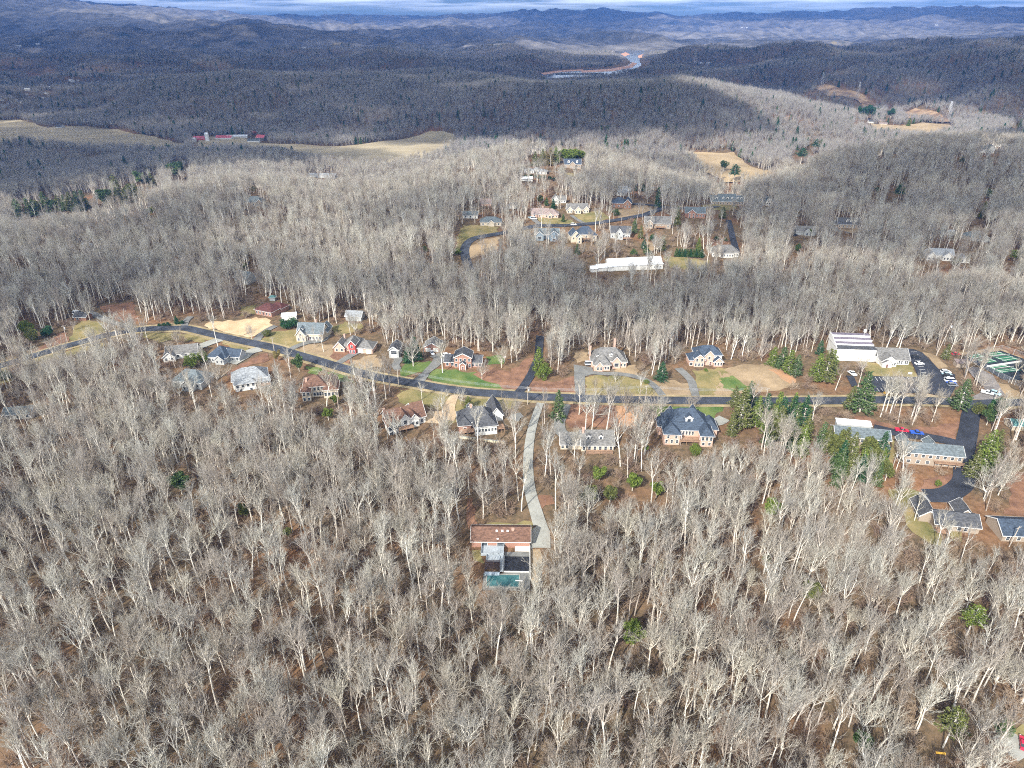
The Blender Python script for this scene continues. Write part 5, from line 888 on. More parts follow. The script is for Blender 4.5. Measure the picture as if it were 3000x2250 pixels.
# pylons and dam
def pylon(px, H, label):
    g = G(*px); r = empty('pylon', g, .3); tag(r, label, 'pylon', None); q = MB(); b_ = H*.12; t_ = H*.02; rad = H*.0032
    for sx in (-1, 1):
        for sy in (-1, 1): q.tube((sx*b_, sy*b_, -1), (sx*t_, sy*t_, H), rad, rad, 4)
    for k in range(7):
        z0, z1 = H*k/7, H*(k+1)/7; w0 = b_+(t_-b_)*k/7; w1 = b_+(t_-b_)*(k+1)/7
        for s in (-1, 1): q.tube((-w0, s*w0, z0), (w1, s*w1, z1), rad*.7, rad*.7, 3); q.tube((w0, s*w0, z0), (-w1, s*w1, z1), rad*.7, rad*.7, 3); q.tube((s*w0, -w0, z0), (s*w1, w1, z1), rad*.7, rad*.7, 3)
    q.build('lattice_tower', M_MET, r); q = MB(); [q.tube((-H*.16, 0, H*z_), (H*.16, 0, H*z_), rad, rad, 4) for z_ in (.74, .86, .97)]; q.build('crossarm', M_MET, r); PROTECT.append((px[0]-5, px[1]-30, px[0]+5, px[1], .95))
pylon((2034,190), 75, 'steel pylon on the far hill right of the river'); pylon((2405,256), 42, 'steel pylon at the top of the cleared slope'); pylon((2511,286), 42, 'steel pylon halfway down the cleared slope'); pylon((2775,350), 44, 'large steel pylon in the right valley'); pylon((2990,360), 48, 'steel pylon at the right edge')
a, b_ = at_z(1628,216,-60), at_z(1768,215,-60); d = b_-a; r = empty('dam', a, math.atan2(d.y, d.x)); q = MB(); q.box(0, d.length, -8, 8, -10, 3); q.build('wall', M_GRAV, r); q = MB(); [q.box(x, x+5, -12, -8.01, -8, 5) for x in np.linspace(20, d.length-30, 9)]; q.build('pier', M_CONC, r); tag(r, 'low white dam across the near end of the river', 'dam')
# ------------------------------------------------------------------ bare trees
def bark_mat(name, cols, rough=0.9):
    m = bpy.data.materials.new(name); m.use_nodes = True; t = m.node_tree; b = t.nodes['Principled BSDF']; b.inputs['Roughness'].default_value = rough; b.inputs['Specular IOR Level'].default_value = 0.15
    oi = N(t, 'ShaderNodeObjectInfo'); r = N(t, 'ShaderNodeValToRGB'); e = r.color_ramp.elements
    e[0].position = 0; e[0].color = (*cols[0], 1); e[1].position = 1; e[1].color = (*cols[-1], 1)
    for k in range(1, len(cols)-1): x = e.new(k/(len(cols)-1)); x.color = (*cols[k], 1)
    t.links.new(oi.outputs['Random'], r.inputs[0])
    c = N(t, 'ShaderNodeTexCoord'); n = N(t, 'ShaderNodeTexNoise'); n.inputs['Scale'].default_value = 1.3; n.inputs['Detail'].default_value = 3; t.links.new(c.outputs['Object'], n.inputs['Vector'])
    mr = N(t, 'ShaderNodeMapRange'); mr.inputs['From Min'].default_value = 0.3; mr.inputs['From Max'].default_value = 0.7; mr.inputs['To Min'].default_value = 0.7; mr.inputs['To Max'].default_value = 1.2; t.links.new(n.outputs[0], mr.inputs[0])
    v = N(t, 'ShaderNodeVectorMath', operation='SCALE'); t.links.new(r.outputs[0], v.inputs[0]); t.links.new(mr.outputs[0], v.inputs['Scale']); t.links.new(v.outputs[0], b.inputs['Base Color'])
    return m
M_BARK = bark_mat('pale_bark', [(0.66,0.61,0.51),(0.55,0.49,0.41),(0.72,0.68,0.60),(0.60,0.56,0.48),(0.47,0.42,0.37),(0.31,0.26,0.21)])
M_TWIG = bark_mat('twig_bark', [(0.44,0.41,0.33),(0.33,0.29,0.24),(0.47,0.45,0.38),(0.32,0.30,0.26),(0.37,0.33,0.28),(0.24,0.20,0.16)])
M_FARB = bark_mat('dimmed_far_bark', [(0.34,0.32,0.28),(0.28,0.25,0.23),(0.36,0.35,0.31),(0.27,0.25,0.24)])  # bark darkened for distant trees, the dimmer look of far hills put into its colour
M_SHRUB = bark_mat('brown_shrub', [(0.24,0.17,0.12),(0.32,0.25,0.18),(0.22,0.15,0.11),(0.36,0.28,0.20)])
def unit(v): return v/ (np.linalg.norm(v)+1e-9)
def tree_segs(rng, H, kind, detail=1.0, fat=1.0):
    """list of (p0,p1,r0,r1,level)"""
    S = []
    def limb(p, d, L, r, lev, nseg, up):
        pts = [p]; dd = d.copy(); rr = [r]
        for k in range(nseg):
            dd = unit(dd + np.array([0, 0, up]) + rng.normal(0, 0.13 if lev else 0.03, 3)); p = p + dd*L/nseg; pts.append(p); rr.append(r*(1-(k+1)/nseg*(0.55 if lev < 3 else 0.8)))
        for k in range(nseg): S.append((pts[k], pts[k+1], rr[k], rr[k+1], lev))
        return pts, rr, dd
    def side(d, ang):
        o = unit(np.cross(d, rng.normal(0, 1, 3))); return unit(d*math.cos(ang)+o*math.sin(ang))
    def grow(p, d, L, r, lev):
        pts, rr, dd = limb(p, d, L, r, lev, 4 if lev == 1 else 3 if lev == 2 else 2 if lev == 3 else 1, (0.10, 0.15, 0.14, 0.12, 0.0)[lev])
        if lev >= 4: return
        n = {1: 6, 2: 4, 3: 3}[lev]
        if detail < 1: n = {1: 4, 2: 3, 3: 0}[lev]
        for k in range(n):
            t = (0.22 + 0.78*(k+rng.rand()*0.7)/n)*(len(pts)-1); i = min(int(t), len(pts)-2); q = pts[i]+(pts[i+1]-pts[i])*(t-i); r_ = rr[i]*0.62
            a_ = side(unit(pts[i+1]-pts[i]), rng.uniform(0.32, 0.68)); a_[2] += 0.12
            grow(q, unit(a_), L*rng.uniform(0.45, 0.66), max(r_, 0.034*fat), lev+1)
    bole = H*{'forest': rng.uniform(0.46, 0.60), 'open': rng.uniform(0.2, 0.3), 'slim': rng.uniform(0.55, 0.68)}[kind]
    r0 = H*0.0125*fat*(0.8 if kind == 'slim' else 1.15 if kind == 'open' else 1)
    lean = unit(np.array([rng.normal(0, 0.06), rng.normal(0, 0.06), 1]))
    pts, rr, dd = limb(np.array([0, 0, -0.5]), lean, bole, r0, 0, 4, 0.0)
    nlead = {'forest': rng.randint(5, 8), 'open': rng.randint(8, 11), 'slim': rng.randint(3, 5)}[kind]
    for k in range(nlead):
        az = 2*PI*(k+rng.rand()*0.6)/nlead; tilt = {'forest': rng.uniform(0.25, 0.72), 'open': rng.uniform(0.35, 1.0), 'slim': rng.uniform(0.2, 0.5)}[kind]
        if k == 0: tilt = 0.08
        d = unit(np.array([math.cos(az)*math.sin(tilt), math.sin(az)*math.sin(tilt), math.cos(tilt)]))
        q = pts[-1] - lean*rng.uniform(0, bole*(0.22 if k else 0))
        grow(q, d, (H-bole)*rng.uniform(0.52, 0.68), rr[-1]*rng.uniform(0.6, 0.82), 1)
    for k in range(3 if kind != 'slim' else 2):   # low side limbs
        q = pts[2]+(pts[4]-pts[2])*rng.rand(); grow(q, side(lean, rng.uniform(0.8, 1.15)), H*rng.uniform(0.10, 0.2), r0*0.3, 2)
    return S
def shrub_segs(rng, H, detail=1.0):
    S = []
    for k in range(7):
        az = rng.rand()*2*PI; t = rng.uniform(0.1, 0.7); d = np.array([math.cos(az)*math.sin(t), math.sin(az)*math.sin(t), math.cos(t)]); p = np.array([rng.normal(0, .4), rng.normal(0, .4), -0.2])
        L = H*rng.uniform(0.5, 0.8); q = p+d*L; S.append((p, q, 0.10, 0.06, 1))
        for j in range(7):
            s = p+(q-p)*rng.uniform(0.3, 1); e = unit(d+rng.normal(0, 0.55, 3)); e[2] = abs(e[2]); u = s+e*H*rng.uniform(0.25, 0.45); S.append((s, u, 0.06, 0.035, 3))
            for i in range(4 if detail >= 1 else 2):
                s2 = s+(u-s)*rng.uniform(0.2, 1); S.append((s2, s2+unit(e+rng.normal(0, 0.6, 3))*H*0.22, 0.045, 0.02, 4))
    return S
def segs_mesh(name, S, mats, sides=(6, 4, 3, 3, 3), lev_of=None):
    vs, fs, mi = [], [], []
    base = 0
    for n in sorted(set(sides)):
        sel = [s for s in S if sides[s[4]] == n]
        if not sel: continue
        P0 = np.array([s[0] for s in sel]); P1 = np.array([s[1] for s in sel]); r0 = np.array([s[2] for s in sel]); r1 = np.array([s[3] for s in sel])
        D = P1-P0; D /= np.linalg.norm(D, axis=1)[:, None]+1e-9
        ref = np.where(np.abs(D[:, 2:3]) < 0.9, np.array([[0, 0, 1.0]]), np.array([[1.0, 0, 0]])); U = np.cross(D, ref); U /= np.linalg.norm(U, axis=1)[:, None]; Wv = np.cross(D, U)
        a = np.arange(n)*2*PI/n; ca, sa = np.cos(a), np.sin(a)
        ring = U[:, None]*ca[None, :, None]+Wv[:, None]*sa[None, :, None]
        A = P0[:, None]+ring*r0[:, None, None]; B = P1[:, None]+ring*r1[:, None, None]
        m = len(sel); vv = np.concatenate([A, B], 1).reshape(-1, 3); vs.append(vv)
        k = np.arange(m)[:, None]*2*n+base; i = np.arange(n)[None]; j = (i+1) % n
        fs.append(np.stack([k+i, k+j, k+n+j, k+n+i], -1).reshape(-1, 4)); mi.append(np.repeat([0 if s[4] < 2 else len(mats)-1 for s in sel], n)); base += 2*n*m
    V_ = np.concatenate(vs); F_ = np.concatenate(fs); MI = np.concatenate(mi)
    me = bpy.data.meshes.new(name); me.vertices.add(len(V_)); me.vertices.foreach_set('co', V_.ravel()); me.loops.add(F_.size); me.loops.foreach_set('vertex_index', F_.ravel())
    me.polygons.add(len(F_)); me.polygons.foreach_set('loop_start', np.arange(len(F_))*4); me.polygons.foreach_set('use_smooth', np.ones(len(F_), bool)); me.polygons.foreach_set('material_index', MI.astype(np.int32)); me.update(calc_edges=True)
    for m_ in mats: me.materials.append(m_)
    return me
PROTO = bpy.data.collections.new("forest_kinds")     # not linked into the scene: only the forest's own instances use it
near_kinds = []      # (trunk mesh, crown mesh, height, kind)
kinds = ['forest']*6+['open']*2+['slim']*5
NV = 0
def proto(me):
    global NV
    o = bpy.data.objects.new("k%03d" % NV, me); PROTO.objects.link(o); NV += 1; return NV-1
hi, lo, sh = [], [], []
for i, kd_ in enumerate(kinds):
    rng = np.random.RandomState(100+i); H = {'forest': 25, 'open': 20, 'slim': 25.5}[kd_]*rng.uniform(0.92, 1.08)
    S = tree_segs(rng, H, kd_, fat=1.12)
    S = [(a_, b_, r_*(1.0, 1.32, 1.30, 1.0, 0.85)[l_], q_*(1.0, 1.32, 1.30, 1.0, 0.85)[l_], l_) for a_, b_, r_, q_, l_ in S]
    near_kinds.append((segs_mesh("trunk", [s for s in S if s[4] == 0], [M_BARK], (8, 4, 3, 3, 3)), segs_mesh("crown", [s for s in S if s[4] > 0], [M_BARK, M_TWIG], (6, 5, 4, 3, 3)), H, kd_))
    hi.append(proto(segs_mesh("bare_tree", S, [M_BARK, M_TWIG])))
for i, kd_ in enumerate(kinds):
    rng = np.random.RandomState(300+i); H = {'forest': 23, 'open': 20, 'slim': 23}[kd_]*rng.uniform(0.92, 1.08)
    S = tree_segs(rng, H, 'open' if i % 3 else kd_, detail=0.5, fat=1.3)
    S = [(a_, b_, r_*(1.0 if l_ == 0 else 1.5), q_*(1 if l_ == 0 else 1.7), l_) for a_, b_, r_, q_, l_ in S]
    lo.append(proto(segs_mesh("far_bare_tree", S, [M_FARB, M_FARB], (3, 3, 3, 3, 3))))
def cone_proto(H, leaf):
    rng = np.random.RandomState(9); C = []
    for z in np.linspace(.15, .97, 12):
        R_ = H*.24*(1-z)**.7+.3; n_ = int(30*R_/3+10); a = rng.rand(n_)*6.28; q = R_*rng.rand(n_)**.5; C.append(np.stack([q*np.cos(a), q*np.sin(a), z*H+rng.normal(0, .5, n_)], 1))
    return leafcloud(rng, np.concatenate(C), 1.1, 'far_pine', leaf)
for i in range(5):
    rng = np.random.RandomState(500+i); sh.append(proto(segs_mesh("shrub", shrub_segs(rng, rng.uniform(4, 7)), [M_SHRUB, M_SHRUB], (3, 3, 3, 3, 3))))
# ------------------------------------------------------------------ where trees stand
def scatter(d0, d1, spacing, ang=R(50), seed=1):
    rs = np.random.RandomState(seed); pts = []
    xs = np.arange(-d1*math.sin(ang), d1*math.sin(ang), spacing); ys = np.arange(0, d1, spacing)
    X, Y = np.meshgrid(xs, ys); X = X.ravel(); Y = Y.ravel(); X = X+rs.uniform(-.62, .62, X.shape)*spacing; Y = Y+rs.uniform(-.62, .62, Y.shape)*spacing
    D = np.hypot(X, Y); T = np.abs(np.arctan2(X, Y)); k = (D >= d0) & (D < d1) & (T < ang); return X[k], Y[k]
def clear_mask(X, Y, pad=0.0):
    k = np.ones(X.shape, bool)
    for poly, bb in CLEAR_W:
        q = k & (X > bb[0]-pad) & (X < bb[1]+pad) & (Y > bb[2]-pad) & (Y < bb[3]+pad)
        idx = np.nonzero(q)[0]
        if len(idx) == 0: continue
        ins = inpoly(X[idx], Y[idx], poly)
        if pad: ins |= polydist(X[idx], Y[idx], poly) < pad
        k[idx[ins]] = False
    return k
def protect_mask(X, Y, Z, Ht, rs):
    """leave sight lines to the houses open, as the cleared yards in front of them do"""
    k = np.ones(X.shape, bool)
    for f, wdt in ((0.15, 0.2), (0.45, 0.3), (0.65, 1), (0.82, 1), (0.95, 0.7)):
        px, py, zc = project(np.stack([X, Y, Z+Ht*f], 1)); hw = 4.0*wdt*FPX/zc
        for (x0, y0, x1, y1, prob) in PROTECT:
            q = (px > x0-hw*0.5) & (px < x1+hw*0.5) & (py > y0) & (py < y1)
            idx = np.nonzero(q & k)[0]
            # only trees standing in front of (below) the thing matter
            if len(idx): k[idx[RND[idx] < prob]] = False
    return k
def forest_zone(d0, d1, spacing, seed, hmul=1.0, tall=25.0):
    global RND
    X, Y = scatter(d0, d1, spacing, seed=seed); rs = np.random.RandomState(seed+50)
    k = clear_mask(X, Y, 2.0); X, Y = X[k], Y[k]
    Z = h(X, Y); k = Z > -60.6 if d1 > 3000 else np.ones(X.shape, bool); X, Y, Z = X[k], Y[k], Z[k]
    sc = rs.triangular(0.58, 0.97, 1.22, X.shape)*hmul*(0.93+0.16*fbm(X, Y, 70, 3, 4)); RND = rs.rand(len(X)); k = protect_mask(X, Y, Z, sc*tall, rs)
    px, py, zc = project(np.stack([X, Y, Z+12], 1)); k &= (px > -500) & (px < 3500) & (py < 2900)
    return X[k], Y[k], Z[k], sc[k], rs.rand(k.sum())*2*PI, rs
# ------------------------------------------------------------------ evergreens
def leaf_mat(name, c1, c2):
    m = bpy.data.materials.new(name); m.use_nodes = True; t = m.node_tree; b = t.nodes['Principled BSDF']; b.inputs['Roughness'].default_value = 0.7; b.inputs['Specular IOR Level'].default_value = 0.2
    c = N(t, 'ShaderNodeTexCoord'); n = N(t, 'ShaderNodeTexNoise'); n.inputs['Scale'].default_value = 1.1; n.inputs['Detail'].default_value = 4; t.links.new(c.outputs['Object'], n.inputs['Vector'])
    r = N(t, 'ShaderNodeValToRGB'); r.color_ramp.elements[0].position = .36; r.color_ramp.elements[1].position = .64; r.color_ramp.elements[0].color = (*c1, 1); r.color_ramp.elements[1].color = (*c2, 1); t.links.new(n.outputs[0], r.inputs[0]); t.links.new(r.outputs[0], b.inputs['Base Color']); return m
LEAF = {'pine': leaf_mat('pine_needles', (0.028,0.060,0.020), (0.085,0.125,0.040)), 'olive': leaf_mat('olive_needles', (0.050,0.062,0.016), (0.135,0.145,0.040)), 'dark': leaf_mat('dark_evergreen', (0.012,0.045,0.018), (0.03,0.085,0.03)), 'lime': leaf_mat('bright_evergreen', (0.055, 0.085, 0.012), (0.14, 0.18, 0.032)), 'brownish': leaf_mat('bronze_evergreen', (0.10,0.085,0.03), (0.22,0.17,0.06))}
def leafcloud(rng, C, size, name, m_):
    """one small bent leaf clump (two triangles) per centre"""
    n = len(C); d = rng.normal(0, 1, (n, 3)); d[:, 2] *= 0.6; d /= np.linalg.norm(d, axis=1)[:, None]; e = rng.normal(0, 1, (n, 3)); e -= d*(d*e).sum(1)[:, None]; e /= np.linalg.norm(e, axis=1)[:, None]; s = size*rng.uniform(.6, 1.3, (n, 1))
    up = rng.uniform(.1, .4, (n, 1))*s*np.array([[0, 0, 1.0]])
    V_ = np.stack([C-d*s, C+e*s*.55+up, C+d*s, C-e*s*.55+up], 1).reshape(-1, 3); F_ = np.arange(n)[:, None]*4+np.array([[0, 1, 3], [1, 2, 3]]).reshape(1, 6); F_ = F_.reshape(-1, 3)
    me = bpy.data.meshes.new(name); me.vertices.add(len(V_)); me.vertices.foreach_set('co', V_.ravel()); me.loops.add(F_.size); me.loops.foreach_set('vertex_index', F_.ravel()); me.polygons.add(len(F_)); me.polygons.foreach_set('loop_start', np.arange(len(F_))*3); me.update(calc_edges=True); me.materials.append(m_); return me
EV = {}
def ever_proto(shape, leaf, v):
    k = (shape, leaf, v)
    if k in EV: return EV[k]
    rng = np.random.RandomState(hash((shape, v)) % 1000 if False else {'pine': 10, 'round': 20, 'cone': 30, 'high': 40, 'bush': 50}[shape]+v); C = []; S = []
    H = 10.0   # unit trees 10 m tall
    if shape in ('pine', 'cone', 'high'):
        z0 = {'pine': 1.0, 'cone': .3, 'high': 5.2}[shape]; Rm = {'pine': 3.1, 'cone': 1.8, 'high': 2.6}[shape]; nl = {'pine': 15, 'cone': 20, 'high': 8}[shape]
        for i in range(nl):
            t = i/(nl-1); z = z0+(H-.3-z0)*t; R_ = Rm*(1-t)**(.75 if shape != 'high' else .4)*rng.uniform(.85, 1.1)+.15; nb_ = max(4, int(8*(1-t)+4)); a0 = rng.rand()*6.28
            for b_ in range(nb_):
                if rng.rand() < .08: continue
                a = a0+6.283*b_/nb_+rng.normal(0, .18); L = R_*rng.uniform(.65, 1.15); dr = np.array([math.cos(a), math.sin(a), .12 if shape != 'cone' else .5]); p0 = np.array([0, 0, z]); S.append((p0, p0+dr*L*.9, .05, .02, 3))
                m_ = int(26*L/Rm+8) if shape != 'cone' else int(18*L/Rm+8); f = rng.uniform(.2, 1, m_)**.7; q = p0+dr*(L*f)[:, None]; q[:, 2] -= .10*(L*f)**2*.4; q += rng.normal(0, 1, (m_, 3))*np.array([.26, .26, .10])*(.5+.5*f)[:, None]; C.append(q)
        sz = .26
    else:
        nlobe = 16; Rr = {'round': 3.6, 'bush': 5.0}[shape]; zc = {'round': 6.0, 'bush': 4.6}[shape]; zs = {'round': .95, 'bush': .9}[shape]
        for i in range(nlobe):
            d = rng.normal(0, 1, 3); d /= np.linalg.norm(d); c = np.array([0, 0, zc])+d*np.array([1, 1, zs])*Rr*rng.uniform(.35, .78); r_ = Rr*rng.uniform(.25, .45); m_ = 170; g_ = rng.normal(0, 1, (m_, 3)); g_ /= np.linalg.norm(g_, axis=1)[:, None]; C.append(c+g_*r_*rng.uniform(.6, 1.05, (m_, 1))); S.append((np.array([0, 0, 1.5]), c, .09, .03, 3))
        sz = .34
    C = np.concatenate(C); C[:, 2] = np.maximum(C[:, 2], .15); cm_ = leafcloud(rng, C, sz, 'crown', LEAF[leaf])
    S.append((np.array([0, 0, -.5]), np.array([0, 0, H*.55]), .2, .12, 0)); S.append((np.array([0, 0, H*.55]), np.array([0, 0, H*.95 if shape in ('pine', 'cone', 'high') else H*.7]), .12, .03, 0))
    tm_ = segs_mesh('trunk', S, [M_BARK, M_BARK], (6, 4, 3, 3, 3)); EV[k] = (tm_, cm_); return EV[k]
NEV = 0
def ever(px, hpx, shape, leaf, label, group=None, wide=1.0, cat='evergreen tree', prot=.9):
    """hpx: height in photograph pixels"""
    global NEV
    g = G(*px); dist = (g-Vector((0, 0, CAMH))); zc = dist.dot(CF); el = math.atan2(CAMH-g.z, math.hypot(g.x, g.y)); Hm = hpx*zc/2001/max(.35, math.cos(el)); NEV += 1
    tm_, cm_ = ever_proto(shape, leaf, NEV % 3); nm = {'pine': 'pine_tree', 'cone': 'cedar_tree', 'high': 'pine_tree', 'round': 'evergreen_tree', 'bush': 'evergreen_bush'}[shape]
    r = empty(nm, g, NEV*1.7 % 6.28); s = Hm/10; r.scale = (s*wide, s*wide, s); tag(r, label, 'evergreen bush' if shape == 'bush' else cat, group)
    for n_, m_ in (('trunk', tm_), ('crown', cm_)): o = bpy.data.objects.new(n_, m_); COL.objects.link(o); o.parent = r
    rad = {'pine': 3.1, 'cone': 1.8, 'high': 2.6, 'round': 3.8, 'bush': 5.2}[shape]*s*wide*.7
    clear_poly([(g.x+rad*math.cos(a), g.y+rad*math.sin(a)) for a in np.linspace(0, 6.28, 9)[:-1]]); PROTECT.append((px[0]-hpx*.34*wide, px[1]-hpx*.98, px[0]+hpx*.34*wide, px[1]-hpx*.05, prot))
